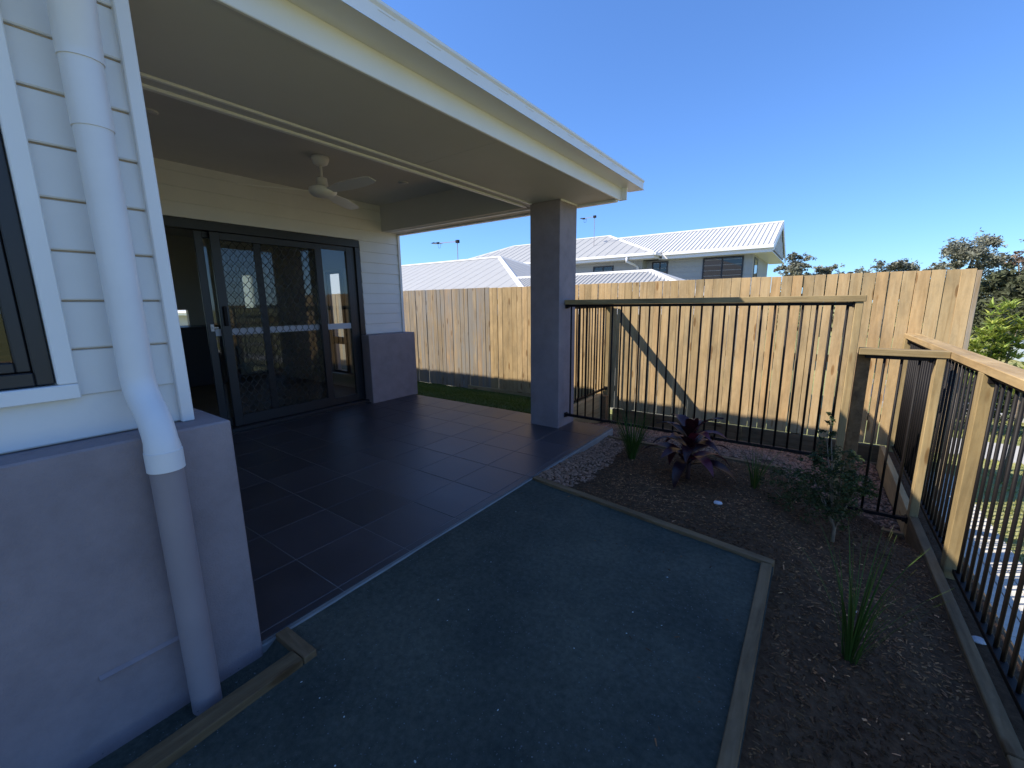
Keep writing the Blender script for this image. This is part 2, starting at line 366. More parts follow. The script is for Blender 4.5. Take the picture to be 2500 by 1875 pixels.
# gravel
GRAVS = mat_ground('gravel_bedding', [(.045, .03, .022), (.08, .052, .038), (.13, .088, .065)], 60, 1, 1, 120)
sheet('gravel_bed', -2.44, .66, 3.97, 5.80, 60, 36, z_grav, GRAVS)
GRAV = mat_col('river_gravel', (.25, .155, .105), .8)
m = MB()
for i in range(11000):
    x = R.uniform(-2.36, .65); y = R.uniform(3.99, 5.78)
    if x < -1.62 and y < 4.13: continue
    g = R.uniform(.45, 1.5); t = R.random(); c = (g*(1+.12*t), g*(1-.05*t), g*(1-.12*t))
    pebble(m, x, y, z_grav(x, y)+.004, R.uniform(.009, .020), c)
for i in range(2600):
    y = R.uniform(2.56, 3.9); x = -1.64+R.uniform(0, 1)**1.6*(.34+.16*nz(3, y, 3)-.10*abs(y-3.1))
    g = R.uniform(.45, 1.6); t = R.random(); c = (g*(1+.05*t), g*(1-.03*t), g*(1-.1*t))
    pebble(m, x, y, z_bed(x, y)+.006+.02*sstep(-1.3, -1.6, x)*sstep(3.0, 2.6, y), R.uniform(.008, .019), c)
tag(m.build('gravel', GRAV), 'pinkish brown river gravel strips around the garden bed', 'gravel', kind='stuff')

# lawn
LAWN = mat_ground('lawn_soil', [(.035, .055, .012), (.05, .085, .02), (.08, .12, .03)], 25, 1, 1, 80)
sheet('lawn', -12, -2.53, 4.10, 5.84, 60, 20, z_lawn, LAWN)
GRASS = mat_col('lawn_grass', (.075, .125, .028), .7, trans=.3)
m = MB()
for i in range(42000):
    x = -2.54-(R.random()**1.15)*6.0; y = R.uniform(4.13, 5.8); z = z_lawn(x, y); h = R.uniform(.012, .032); a = R.random()*6.28; wv = R.uniform(.002, .004)
    d = Vector((math.cos(a)*wv, math.sin(a)*wv, 0)); t = Vector((R.uniform(-.012, .012), R.uniform(-.012, .012), h)); g = R.uniform(.55, 1.4)
    if y < 4.25 or y > 5.6: g *= .8
    b = Vector((x, y, z-.003)); m.add([b-d, b+d, b+t], [(0, 1, 2)], (g*R.uniform(.8, 1.25), g, g*R.uniform(.7, 1.1)))
tag(m.build('lawn_grass', GRASS), 'short green lawn grass between the patio and the fence', 'grass', kind='stuff')
# verge grass outside
VERGE = mat_col('verge_grass_blades', (.34, .34, .14), .8, trans=.3)
m = MB()
for i in range(22000):
    x = R.uniform(1.3, 4.2); y = R.uniform(3.5, 11.0)
    if 1.62 < x and 7.9-(x-1.62)*.053 < y < 8.9-(x-1.62)*.046: continue
    if x < 1.48 and y < 7: continue
    z = z_out(x, y); h = R.uniform(.02, .05); a = R.random()*6.28; d = Vector((math.cos(a), math.sin(a), 0))*R.uniform(.004, .008); g = R.uniform(.6, 1.4)
    b = Vector((x, y, z)); m.add([b-d, b+d, b+Vector((R.uniform(-.02, .02), R.uniform(-.02, .02), h))], [(0, 1, 2)], (g, g*R.uniform(.9, 1.1), g*.8))
tag(m.build('verge_grass', VERGE), 'dry sunlit grass beside the street footpath', 'grass', kind='stuff')
# pale paver edging seen through the street-side bars
PAVE = mat_plain('pale_paver_concrete', (.60, .56, .48), .9, .1, 6, .3, 70)
pv = tag(MB().box(1.02, 1.50, 2.2, 6.9, z_out(1, 4)-.1, z_out(1, 4)+.006).build('paver_path', GROUT), kind='structure')
pm = MB().box(-.0575, .0575, -.0575, .0575, 0, .012, .002).mesh('paver', PAVE)
k = 0
for i in range(4):
    for j in range(39):
        o = link('paver', pm, pv, (1.08+.12*i, 2.26+.12*j, z_out(1, 4)+.006+R.uniform(0, .003)))

# ------------------------------------------------------------------ patio slab and tiles
slab = MB().box(-4.95, -1.645, .30, 4.10, -.32, -.012, .004).build('patio_floor', CONC); tag(slab, kind='structure')
MB().box(-4.90, -1.655, .58, 4.095, -.012, -.0016).build('grout_bed', GROUT, slab)
xj = [-4.90, -4.455, -4.06, -3.665, -3.27, -2.875, -2.48, -2.085, -1.705, -1.655]
yj = [.582]+[.945+.395*i for i in range(8)]+[4.095]
cache = {}
for i in range(len(xj)-1):
    for j in range(len(yj)-1):
        w_, h_ = round(xj[i+1]-xj[i]-.005, 4), round(yj[j+1]-yj[j]-.005, 4)
        if (w_, h_) not in cache: cache[(w_, h_)] = MB().box(-w_/2, w_/2, -h_/2, h_/2, -.006, 0, .0012).mesh('tile', TILE)
        link('tile', cache[(w_, h_)], slab, ((xj[i]+xj[i+1])/2, (yj[j]+yj[j+1])/2, R.uniform(-.0005, .0006)))

# ------------------------------------------------------------------ the house
house = empty('house', (-3, 0, 0), 'white weatherboard house with grey rendered base and covered tiled patio', 'house')
ledge = .912
def P(name, mb, mat, parent=None, smooth=None, origin=None): return mb.build(name, mat, parent or house, smooth, origin)
bw = P('base_wall', MB().box(-1.86, -1.635, -3.0, .577, -.3, ledge, .006), RENDER)
P('base_wall', MB().box(-4.95, -1.865, .35, .577, -.012, ledge, .006), RENDER)
P('render_ledge', MB().prism([(-1.634, .205), (-1.622, .213), (-1.634, .222)], 'y', .14, .335), RENDER, bw)
P('rear_base_wall', MB().box(-5.0, -4.752, 3.385, 4.17, -.012, .914, .006), RENDER)
P('rear_base_wall', MB().box(-12, -6.705, 4.0, 4.17, -.3, .914, .006).box(-6.04, -5.003, 4.0, 4.17, -.3, .914, .006).box(-6.705, -6.042, 4.0, 4.17, -.3, .185), RENDER)
# wall cores
P('wall', MB().box(-1.87, -1.772, -3.0, -1.15, ledge, 2.6).box(-1.87, -1.772, .195, .49, ledge, 2.6).box(-1.87, -1.772, -1.15, .195, ledge, 1.05).box(-1.87, -1.772, -1.15, .195, 2.12, 2.6)
  .box(-4.95, -1.875, .36, .49, ledge, 2.62), W_PAINT)
P('wall', MB().box(-5.02, -4.93, 3.46, 4.10, .914, 2.66).box(-5.02, -4.93, .45, 3.46, 2.14, 2.66).box(-5.02, -4.93, .45, .75, -.01, 2.14).box(-5.02, -4.93, 3.40, 3.46, -.01, 2.14), W_PAINT)
# boards of the wall by the camera
def board_mesh(y0, y1, h=.139, t0=.009, t1=.017):
    return MB().prism([(0, .005), (t1-.003, .004), (t1, .008), (t0+.001, h-.002), (t0-.002, h), (0, h)], 'y', y0, y1).mesh('weatherboard', W_PAINT)
P('board_backing', MB().box(-1.7715, -1.7690, -3.0, -1.21, ledge+.001, 2.27).box(-1.7715, -1.7690, .239, .467, ledge+.001, 2.27).box(-1.7715, -1.7690, -1.2, .236, ledge+.001, 1.044), JOINT)
full = board_mesh(-3.0, .47); short = board_mesh(.238, .47); shortb = board_mesh(-3.0, -1.2)
for i in range(10):
    z = .9125+.1383*i if i == 0 else 1.042+.1395*(i-1)
    if i == 0 or i > 8:
        link('weatherboard', full, house, (-1.772, 0, z))
    else:
        link('weatherboard', short, house, (-1.772, 0, z)); link('weatherboard', shortb, house, (-1.772, 0, z))
P('corner_board', MB().box(-1.772, -1.738, .468, .505, ledge+.001, 2.278, .003).box(-1.86, -1.772, .491, .5045, ledge+.001, 2.278), W_TRIM)
# window by the camera
win = P('window', MB().box(-1.80, -1.735, -1.2, -1.155, 1.087, 2.14, .003).box(-1.80, -1.735, .197, .239, 1.087, 2.14, .003).box(-1.80, -1.730, -1.2, .239, 1.043, 1.086, .003).box(-1.80, -1.735, -1.2, .239, 2.141, 2.19, .003), W_TRIM)
P('window_frame', MB().box(-1.80, -1.75, .158, .195, 1.09, 2.139, .003).box(-1.80, -1.75, -1.153, -1.115, 1.09, 2.139).box(-1.80, -1.748, -1.114, .157, 1.09, 1.128, .003).box(-1.80, -1.748, -1.114, .157, 2.10, 2.139).box(-1.795, -1.752, -.52, -.48, 1.129, 2.099), DARK_AL, win)
P('sash', MB().box(-1.79, -1.755, .128, .156, 1.13, 2.098, .003).box(-1.79, -1.755, -.48, .127, 1.13, 1.158, .003), DARK_AL, win)
P('pane', MB().box(-1.780, -1.776, -1.114, .128, 1.13, 2.098), GLASS_D, win)
for k in range(11): P('blind_slat', MB().box(-1.90, -1.86, -1.15, .15, 1.30+.075*k, 1.306+.075*k), INT_D, win)
P('window_dark_backing', MB().box(-1.965, -1.96, -1.25, .25, .95, 2.2), INT_D, win)  # dark sheet; like the slats, coloured to make the room behind look unlit
P('window_bench', MB().box(-2.4, -1.95, -1.1, .2, .95, 1.16), INT_D, win)
# rear wall boards (beside and above the sliding doors)
def board_x(y0, y1, h=.1345): return MB().prism([(0, .005), (.013, .005), (.014, .008), (.006, h), (0, h)], 'y', y0, y1).mesh('weatherboard', W_PAINT)
sb = board_x(3.47, 4.085); fb = board_x(.58, 4.085)
for i in range(13):
    z = .915+.1345*i
    if z+.13 < 2.13: link('weatherboard', sb, house, (-4.93, 0, z))
    elif z < 2.58: link('weatherboard', fb, house, (-4.93, 0, z if z > 2.12 else z))
P('corner_board', MB().box(-4.93, -4.902, 4.085, 4.125, .915, 2.275, .003).box(-5.02, -4.931, 4.112, 4.1245, .915, 2.275), W_TRIM)
# side and back shell of the room behind the doors
P('wall', MB().box(-6.04, -5.03, 4.00, 4.11, .915, 2.66).box(-6.30, -6.042, 4.085, 4.11, .19, 2.66).box(-12, -6.70, 4.00, 4.11, .915, 2.66).box(-6.70, -6.042, 4.00, 4.084, 1.85, 2.66).box(-6.70, -6.302, 4.086, 4.11, 1.85, 2.66), W_PAINT)
P('room_wall', MB().box(-5.98, -5.03, 3.93, 3.985, -.01, 2.6).box(-9.2, -6.72, 3.93, 3.985, -.01, 2.6).box(-6.72, -5.98, 3.93, 3.985, 1.87, 2.6).box(-6.72, -5.98, 3.93, 3.985, -.01, .19)
  .box(-5.0, -9.2, -2.0, -1.9, -.01, 2.6), INT_W)
P('room_wall', MB().box(-9.1, -9.0, -1.9, 3.72, 1.9, 2.6).box(-9.1, -9.0, -1.9, 2.60, -.01, .9).box(-9.1, -9.0, -1.9, -1.5, .9, 1.9).box(-9.1, -9.0, 1.3, 2.60, .9, 1.9).box(-9.1, -9.0, 2.76, 3.70, -.01, 1.9).box(-9.1, -9.0, 3.72, 3.93, 1.9, 2.6).box(-9.1, -9.0, 3.88, 3.93, -.01, 1.9).box(-9.1, -9.0, 3.70, 3.88, -.01, 1.28).box(-9.1, -9.0, 2.60, 2.76, 1.26, 1.9).box(-9.1, -9.0, 2.60, 2.76, -.01, .99), INT_W)  # the widest gap is an unseen opening added to let sky light in
P('room_ceiling', MB().box(-9.2, -5.02, -1.9, 3.98, 2.50, 2.56), CEIL)
P('room_floor', MB().box(-9.2, -4.96, -1.9, 3.98, -.3, -.008), INT_F)
P('kitchen_bench', MB().box(-8.98, -8.3, 1.2, 3.2, 0, .96, .01).box(-8.98, -8.28, 1.2, 3.22, .96, .985), INT_D)
P('room_wall', MB().box(-9.0, -8.9, .4, .9, 0, 2.5).box(-7.0, -5.1, -.2, -.1, 0, 2.5), INT_W)
sw = P('side_window', MB().box(-6.699, -6.665, 4.03, 4.083, .19, 1.849).box(-6.32, -6.285, 4.03, 4.083, .19, 1.849).box(-6.664, -6.321, 4.03, 4.083, 1.815, 1.849).box(-6.664, -6.321, 4.03, 4.083, .19, .225).box(-6.664, -6.321, 4.04, 4.08, .67, .79), DARK_AL)
P('pane', MB().box(-6.664, -6.321, 4.056, 4.06, .226, 1.814), GLASS, sw)
# patio ceiling, beams, soffit, fascia, gutter, roof
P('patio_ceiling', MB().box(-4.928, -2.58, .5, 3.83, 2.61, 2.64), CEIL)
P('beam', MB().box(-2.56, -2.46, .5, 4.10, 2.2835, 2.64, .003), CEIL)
P('beam_moulding', MB().box(-2.585, -2.545, .5, 3.826, 2.272, 2.300, .006).box(-2.465, -2.435, .5, 4.09, 2.274, 2.295, .006), W_TRIM)
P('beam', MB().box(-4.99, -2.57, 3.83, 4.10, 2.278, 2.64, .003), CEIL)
P('beam_moulding', MB().box(-4.88, -2.47, 3.905, 3.945, 2.268, 2.283, .004), W_TRIM)
P('beam', MB().box(-12, -4.995, 4.0, 4.16, 2.40, 2.66), W_TRIM)
for a, b in ((-3.0, .52), (.523, 2.247), (2.251, 4.10)):
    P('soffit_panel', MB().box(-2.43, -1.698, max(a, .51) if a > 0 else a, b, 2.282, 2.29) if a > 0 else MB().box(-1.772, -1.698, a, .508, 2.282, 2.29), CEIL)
P('verge_trim', MB().box(-12, -1.70, 4.103, 4.16, 2.262, 2.42, .004), W_TRIM)
P('fascia', MB().box(-1.695, -1.676, -3.2, 4.185, 2.276, 2.398, .003), W_TRIM)
P('fascia', MB().box(-1.70, -1.62, 4.165, 4.186, 2.276, 2.44, .003), W_TRIM)
GX = -1.525
prof = [(-1.675, 2.388), (GX+.012, 2.384), (GX, 2.396), (GX, 2.452), (GX+.010, 2.462), (GX+.010, 2.474), (GX-.006, 2.474), (GX-.010, 2.40), (-1.66, 2.40), (-1.66, 2.46), (-1.675, 2.46)]
gut = P('gutter', MB().prism(prof, 'y', -3.2, 4.36).prism([(-1.675, 2.389), (GX-.001, 2.386), (GX-.001, 2.452), (-1.675, 2.452)], 'y', 4.354, 4.362), W_TRIM)
m = MB()
for y in [.2+.26*i for i in range(16)]: m.box(GX+.0003, GX+.0018, y, y+.085, 2.4405, 2.4435)
tag(P('overflow_slots', m, W_PAINT, gut), kind='stuff')
E0, E1, EX, EW = -9.0, 4.17, -1.66, -12.5
zr = 2.485; d_ = (EX-EW)/2; zt = zr+d_*.4; xm = (EX+EW)/2
P('roof', MB().add([(EX, E0, zr), (EX, E1, zr), (EW, E1, zr), (EW, E0, zr), (xm, E1-d_, zt), (xm, E0+d_, zt)], [(0, 1, 4, 5), (1, 2, 4), (2, 3, 5, 4), (3, 0, 5)]), ROOFW)
P('wall', MB().box(-9.3, -9.25, -3.1, 4.0, -.5, .85).box(-12.1, -1.88, -3.1, -3.0, -.5, 2.45), W_PAINT)
# column
col = P('column', MB().box(-2.46, -2.115, 3.75, 4.098, -.004, 2.2815, .004), RENDER)
P('column_trim', MB().box(-2.114, -2.104, 3.752, 4.09, 2.268, 2.2815), W_TRIM, col)
# sliding doors
dr = P('sliding_door', MB().box(-5.0, -4.905, .76, 3.455, 2.035, 2.125, .004).box(-5.0, -4.905, 3.385, 3.455, .05, 2.034, .004).box(-5.0, -4.905, .76, .82, .05, 2.034, .004), DARK_AL)
P('sill', MB().box(-5.0, -4.84, .78, 3.45, -.004, .048, .006).box(-4.84, -4.80, .78, 3.40, -.004, .012, .003), DARK_AL, dr)
def leaf(y0, y1, x0, x1, st=.07, zt_=2.03, zb=.05):
    return MB().box(x0, x1, y0, y0+st, zb, zt_, .003).box(x0, x1, y1-st, y1, zb, zt_, .003).box(x0, x1, y0+st, y1-st, zt_-st*.8, zt_, .002).box(x0, x1, y0+st, y1-st, zb, zb+st*1.3, .002)
P('fixed_frame', leaf(2.86, 3.33, -4.965, -4.925, .065), DARK_AL, dr)
P('fixed_frame', MB().box(-4.96, -4.93, 3.331, 3.384, .05, 2.03), DARK_AL, dr)
P('pane', MB().box(-4.948, -4.944, 2.93, 3.27, .14, 1.98), GLASS, dr)
P('glass_leaf', leaf(1.66, 2.26, -4.985, -4.966, .07), DARK_AL, dr); P('glass_leaf', leaf(2.19, 2.93, -4.998, -4.987, .06), DARK_AL, dr)
P('pane', MB().box(-4.977, -4.973, 1.73, 2.19, .14, 1.98), GLASS, dr); P('pane', MB().box(-4.994, -4.990, 2.25, 2.87, .14, 1.98), GLASS, dr)
P('security_leaf', leaf(1.775, 2.93, -4.945, -4.915, .085), DARK_AL, dr)
P('pull_handle', MB().box(-4.914, -4.893, 1.80, 1.835, 1.11, 1.31, .006), BLACK, dr)
P('lock_plate', MB().box(-4.97, -4.955, 1.69, 1.72, 1.06, 1.13, .002).box(-4.955, -4.93, 1.70, 1.75, 1.09, 1.10), W_TRIM, dr)
P('latch', MB().box(-4.914, -4.905, 1.812, 1.826, 1.17, 1.21), W_TRIM, dr)
P('safety_strip', MB().box(-4.941, -4.939, 2.925, 3.265, 1.01, 1.08), FROST, dr)
P('safety_strip', MB().box(-4.972, -4.970, 1.73, 2.19, 1.01, 1.08).box(-4.9885, -4.9865, 2.25, 2.86, 1.01, 1.08), FROST, dr)
# diamond grille: wavy strands, each with a bend at every crossing
gm = MB(); y0, y1, z0, z1 = 1.862, 2.843, .163, 1.96; px_, pz_ = .075, .105
def seg(a, b):
    (ya, za), (yb, zb) = a, b
    if max(ya, yb) > y1 or min(ya, yb) < y0 or max(za, zb) > z1 or min(za, zb) < z0: return
    dy, dz = yb-ya, zb-za; l = math.hypot(dy, dz); ny, nz_ = -dz/l*.0035, dy/l*.0035
    gm.add([(-4.928, ya+ny, za+nz_), (-4.928, yb+ny, zb+nz_), (-4.928, yb-ny, zb-nz_), (-4.928, ya-ny, za-nz_), (-4.934, ya, za), (-4.934, yb, zb)], [(3, 2, 1, 0), (0, 1, 5, 4), (4, 5, 2, 3)])
for i in range(-1, 15):
    for j in range(-1, 19):
        cy, cz = y0+(i+.5)*px_, z0+(j+.5)*pz_; hy, hz = px_/2, pz_/2
        for sy in (-1, 1):
            for sz in (-1, 1):
                seg((cy+sy*hy, cz+sz*hz*.10), (cy+sy*hy*.86, cz+sz*hz*.32)); seg((cy+sy*hy*.86, cz+sz*hz*.32), (cy+sy*hy*.14, cz+sz*hz*.9)); seg((cy+sy*hy*.14, cz+sz*hz*.9), (cy, cz+sz*hz))
                if sz > 0 and sy > 0: seg((cy+hy, cz-hz*.10), (cy+hy, cz+hz*.10))
P('security_grille', gm, GRILLE, dr)
# fibro line of the downpipe
def arc(p0, p1, p2, n=7):
    p0, p1, p2 = map(Vector, (p0, p1, p2)); return [(1-t)**2*p0+2*t*(1-t)*p1+t*t*p2 for t in [i/n for i in range(n+1)]]
RD = .0425
lo = [(-1.578, .367, -.10), (-1.578, .367, .83)]
dp = P('downpipe', MB().tube(lo, RD, 28), GREY_PIPE, smooth=True)
pth = arc((-1.578, .367, .86), (-1.578, .367, .93), (-1.635, .368, .985), 6)[:-1]+arc((-1.635, .368, .985), (-1.690, .362, 1.035), (-1.690, .362, 1.10), 6)+[Vector((-1.690, .364, 1.80))]
P('pipe_upper', MB().tube([Vector((-1.578, .367, .82))]+pth, [RD+.003]*3+[RD]*(len(pth)-2), 28), W_PIPE, dp, smooth=True)
P('pipe_joint', MB().tube([(-1.690, .364, 1.79), (-1.690, .364, 1.985)], RD+.0028, 28), W_PIPE, dp, smooth=True)
P('pipe_joint', MB().tube([(-1.578, .367, .815), (-1.578, .367, .875)], RD+.005, 28), W_PIPE, dp, smooth=True)
P('pipe_offset', MB().tube([(-1.690, .364, 1.96), (-1.688, .364, 2.0), (-1.615, .352, 2.16), (-1.578, .345, 2.24), (-1.575, .345, 2.39)], RD+.006, 28), W_PIPE, dp, smooth=True)
for o in list(C.objects):
    if o.name.startswith(('downpipe', 'pipe_')): 
        md = o.modifiers.new('e', 'EDGE_SPLIT'); md.split_angle = math.radians(40)

# ceiling fan and downlights
fan = empty('ceiling_fan', (-3.76, 2.31, 2.609), 'white three-blade ceiling fan hanging from the patio ceiling', 'fan')
fx, fy = -3.76, 2.31
MB().lathe(fx, fy, [(.075, 2.608), (.078, 2.59), (.06, 2.55), (.03, 2.535)]).build('canopy', W_TRIM, fan, True)
MB().tube([(fx, fy, 2.54), (fx, fy, 2.39)], .0125, 12).build('rod', W_TRIM, fan, True)
mo = MB().lathe(fx, fy, [(.02, 2.44), (.045, 2.43), (.05, 2.375), (.045, 2.365)]).lathe(fx, fy, [(.085, 2.352), (.118, 2.345), (.120, 2.315), (.112, 2.30), (.085, 2.278), (.04, 2.272)]).build('motor', W_TRIM, fan, True)
MB().lathe(fx, fy, [(.044, 2.366), (.044, 2.351)]).build('motor_collar', BLACK, mo, True)
for o in (mo,): o.modifiers.new('e', 'EDGE_SPLIT').split_angle = math.radians(40)
for a in (2, 122, 242):
    a = math.radians(a); d = Vector((math.cos(a), math.sin(a), 0)); p = Vector((-math.sin(a), math.cos(a), 0)); c0 = Vector((fx, fy, 2.315)); m = MB(); vs = []
    for t, w_ in ((.10, .035), (.2, .05), (.34, .065), (.5, .066), (.64, .055), (.69, .035)):
        for s_ in (-1, 1): vs.append(c0+d*t+p*s_*w_+Vector((0, 0, -s_*w_*.22+.004)))
        for s_ in (-1, 1): vs.append(c0+d*t+p*s_*w_+Vector((0, 0, -s_*w_*.22-.002)))
    fs = []
    for i in range(5):
        a4 = i*4; fs += [(a4, a4+4, a4+5, a4+1), (a4+2, a4+3, a4+7, a4+6), (a4, a4+2, a4+6, a4+4), (a4+1, a4+5, a4+7, a4+3)]
    fs += [(0, 1, 3, 2), (20, 22, 23, 21)]
    m.add(vs, fs).build('blade', W_TRIM, fan)
for (x, y), lb in zip(((-3.80, 3.29), (-3.81, 1.12)), ('flush white downlight in the patio ceiling between fan and column', 'flush white downlight in the patio ceiling near the corner board')):
    d = empty('downlight', (x, y, 2.609), lb, 'downlight', 'patio downlights')
    MB().lathe(x, y, [(.05, 2.6095), (.055, 2.605), (.045, 2.601)]).build('trim_ring', W_TRIM, d, True)
    MB().lathe(x, y, [(.043, 2.6009), (.043, 2.599)]).build('lens', FROST, d, True)

# ------------------------------------------------------------------ timber paling fences
FY = 5.85
def fence(name, x0, x1, pitch, mat, ztop, zbot, label, seed, gap=.004):
    rr_ = random.Random(seed); f = empty(name, ((x0+x1)/2, FY, -.3), label, 'fence')
    meshes = [MB().box(-wd/2, wd/2, 0, .015, 0, 1, .002).mesh('paling', mat) for wd in (pitch-.002, pitch-.004, pitch-.008, pitch-.001)]
    # lengths vary through the mesh copies, not by scale
    x = x0; i = 0
    lens = {}
    while x < x1-.02:
        zb = zbot(x) if callable(zbot) else zbot; h = round(ztop-zb+rr_.choice([-.003, 0, 0, .002]), 3)
        k = (h, rr_.randrange(4))
        if k not in lens:
            wd = pitch-(.0025, .005, .009, .0035)[k[1]]; lens[k] = MB().box(-wd/2, wd/2, 0, .015, 0, h, .0015).mesh('paling', mat)
        o = link('paling', lens[k], f, (x+pitch/2, FY+rr_.choice([0, 0, .003, .006, .010]), zb)); o.rotation_euler = (0, rr_.uniform(-.0012, .0012), 0)
        x += pitch; i += 1
    for z in (0.0, .62, 1.3): MB().box(x0, x1, FY+.027, FY+.07, z, z+.075).build('rail', PINE_X, f)
    x = x0+.4
    while x < x1: MB().box(x, x+.1, FY+.072, FY+.15, -.9, 1.45).build('post', PINE_Z, f); x += 2.1
    return f
XS = -4.73
fence('paling_fence', -16.0, XS-.005, .100, PALE_OLD, 1.585, lambda x: -.265, 'weathered grey-brown timber paling fence behind the lawn', 3)
nf = fence('paling_fence', XS, 1.165, .1035, PALE_NEW, 1.575, lambda x: -.195 if x < -2.5 else -.25, 'newer honey-coloured timber paling fence with its end by the street', 5)
MB().box(1.17, 1.205, FY+.0, FY+.085, -.8, 1.56, .003).build('post', PALE_OLD, nf)
def sleeper(name, x0, x1, y0, y1, z0, z1, mat, label, cat='garden edging', group=None, parts=None, c=.004):
    o = MB().box(x0, x1, y0, y1, z0, z1, c).build(name, mat, None, None, ((x0+x1)/2, (y0+y1)/2, z0)); return tag(o, label, cat, group)
# plinths under the fence
pl = empty('plinth', (-3.5, FY, -.4), 'timber sleeper plinth under the fence behind the lawn', 'retaining wall')
for a, b in ((-5.25, -3.6), (-3.595, -2.53)): MB().box(a, b, FY-.012, FY+.03, -.42, -.197, .003).build('sleeper', PINE_X, pl)
pl = empty('plinth', (-.6, FY, -.5), 'dark timber sleeper plinth under the fence behind the gravel', 'retaining wall')
for z0_, z1_ in ((-.66, -.465), (-.462, -.262)):
    for a, b in ((-2.37, -.65), (-.645, .72)): MB().box(a, b, FY-.008, FY+.04, z0_, z1_, .003).build('sleeper', EDGE_X, pl)
MB().box(-2.37, .70, FY-.06, FY-.012, -.55, -.445, .003).build('batten', EDGE_X, pl)
# side retaining wall
rw = empty('retaining_wall', (-2.49, 5, -.5), 'stacked timber sleepers holding the lawn edge behind the column', 'retaining wall')
MB().box(-2.528, -2.452, 4.105, 5.70, -.215, -.018, .004).build('sleeper', PINE_Y, rw); MB().box(-2.528, -2.452, 4.105, 5.70, -.42, -.218, .004).build('sleeper', PINE_Y, rw); MB().box(-2.528, -2.452, 4.105, 5.70, -.62, -.423, .004).build('sleeper', PINE_Y, rw)
MB().box(-2.450, -2.375, 5.60, 5.70, -.62, -.03, .003).build('post', EDGE_X, rw)

# ------------------------------------------------------------------ balustrades
def bal_x(name, label, y, xa, xb, cap_x, zt_, zb, x_first, pitch, n, brackets, cap_mat=None):
    b = empty(name, ((xa+xb)/2, y, zb), label, 'balustrade')
    MB().box(cap_x[0], cap_x[1], y-.045, y+.045, zt_-.045, zt_, .003).build('handrail', PINE_X, b, None, ((cap_x[0]+cap_x[1])/2, y, zt_))
    MB().box(xa, xb, y-.02, y+.02, zt_-.070, zt_-.0465, .002).build('top_rail', BLACK, b)
    MB().box(xa, xb, y-.016, y+.016, zb, zb+.025, .002).build('bottom_rail', BLACK, b)
    bm_ = MB().tube([(0, 0, 0), (0, 0, zt_-.070-zb-.025)], .0082, 8).mesh('baluster', BLACK, True)
    for i in range(n): link('baluster', bm_, b, (x_first+pitch*i, y, zb+.025))
    for x, s_ in brackets:
        for z in (zb+.012, zt_-.062): MB().box(x, x+s_*.012, y-.03, y+.03, z-.024, z+.024, .003).box(x, x+s_*.03, y-.022, y+.022, z-.018, z+.016, .003).build('bracket', BLACK, b)
    return b
B1 = bal_x('balustrade', 'tall black bar balustrade with pine handrail between column and high post', 3.9, -2.112, .203, (-2.112, .262), 1.332, .108, -2.056, .0889, 26, ((-2.112, 1), (.203, -1)))
MB().box(.205, .250, 3.865, 3.945, -.7, 1.2865, .003).build('post', PINE_Z, B1, None, (.2, 3.9, -.7))
B2 = bal_x('balustrade', 'low stepped-down section of black bars between the two pine posts', 3.9, .300, .660, (.2625, .7235), .962, -.262, .409, .0905, 3, ((.662, -1),))
MB().box(.262, .340, 3.952, 4.03, -.7, .9165, .003).build('post', EDGE_Y, B2, None, (.3, 3.99, -.7))
MB().box(.663, .709, 3.862, 3.938, -.7, .9165, .003).build('post', PINE_Z, B2, None, (.7, 3.9, -.7))
def bal_y(name, label, x, ya, yb, cap, zt_, zb, y_first, pitch, n):
    b = empty(name, (x, (ya+yb)/2, zb), label, 'balustrade')
    MB().box(cap[0], cap[1], ya, yb, zt_-.045, zt_, .003).build('handrail', PINE_Y, b, None, (x, (ya+yb)/2, zt_))
    MB().box(x-.02, x+.02, ya, yb-.01, zt_-.070, zt_-.0465, .002).build('top_rail', BLACK, b)
    MB().box(x-.016, x+.016, ya, yb-.01, zb, zb+.025, .002).build('bottom_rail', BLACK, b)
    bm_ = MB().tube([(0, 0, 0), (0, 0, zt_-.070-zb-.025)], .0082, 8).mesh('baluster', BLACK, True)
    for i in range(n): link('baluster', bm_, b, (x, y_first+pitch*i, zb+.025))
    return b
B3 = bal_y('balustrade', 'side balustrade of black bars running from the column back to the fence', -2.45, 4.101, 5.80, (-2.515, -2.385), 1.300, .045, 4.17, .0895, 18)
MB().box(-2.50, -2.42, 5.765, 5.845, -.7, 1.2545, .003).build('post', PINE_Z, B3, None, (-2.45, 5.8, -.7))
MB().box(-2.475, -2.425, 5.752, 5.764, .035, .085, .003).build('bracket', BLACK, B3)
B4 = bal_y('balustrade', 'long black bar balustrade with broad pine handrail along the street side', .775, -1.5, 5.78, (.7245, .832), .962, -.225, -1.42, .0895, 80)
for y in (-.2, 1.5, 3.175, 5.69):
    MB().box(.7255, .792, y, y+.085, -.5, .9165, .003).build('post', PINE_Z, B4, None, (.73, y, -.5))
    MB().box(.745, .805, y-.014, y-.001, .866, .912, .003).build('bracket', BLACK, B4)
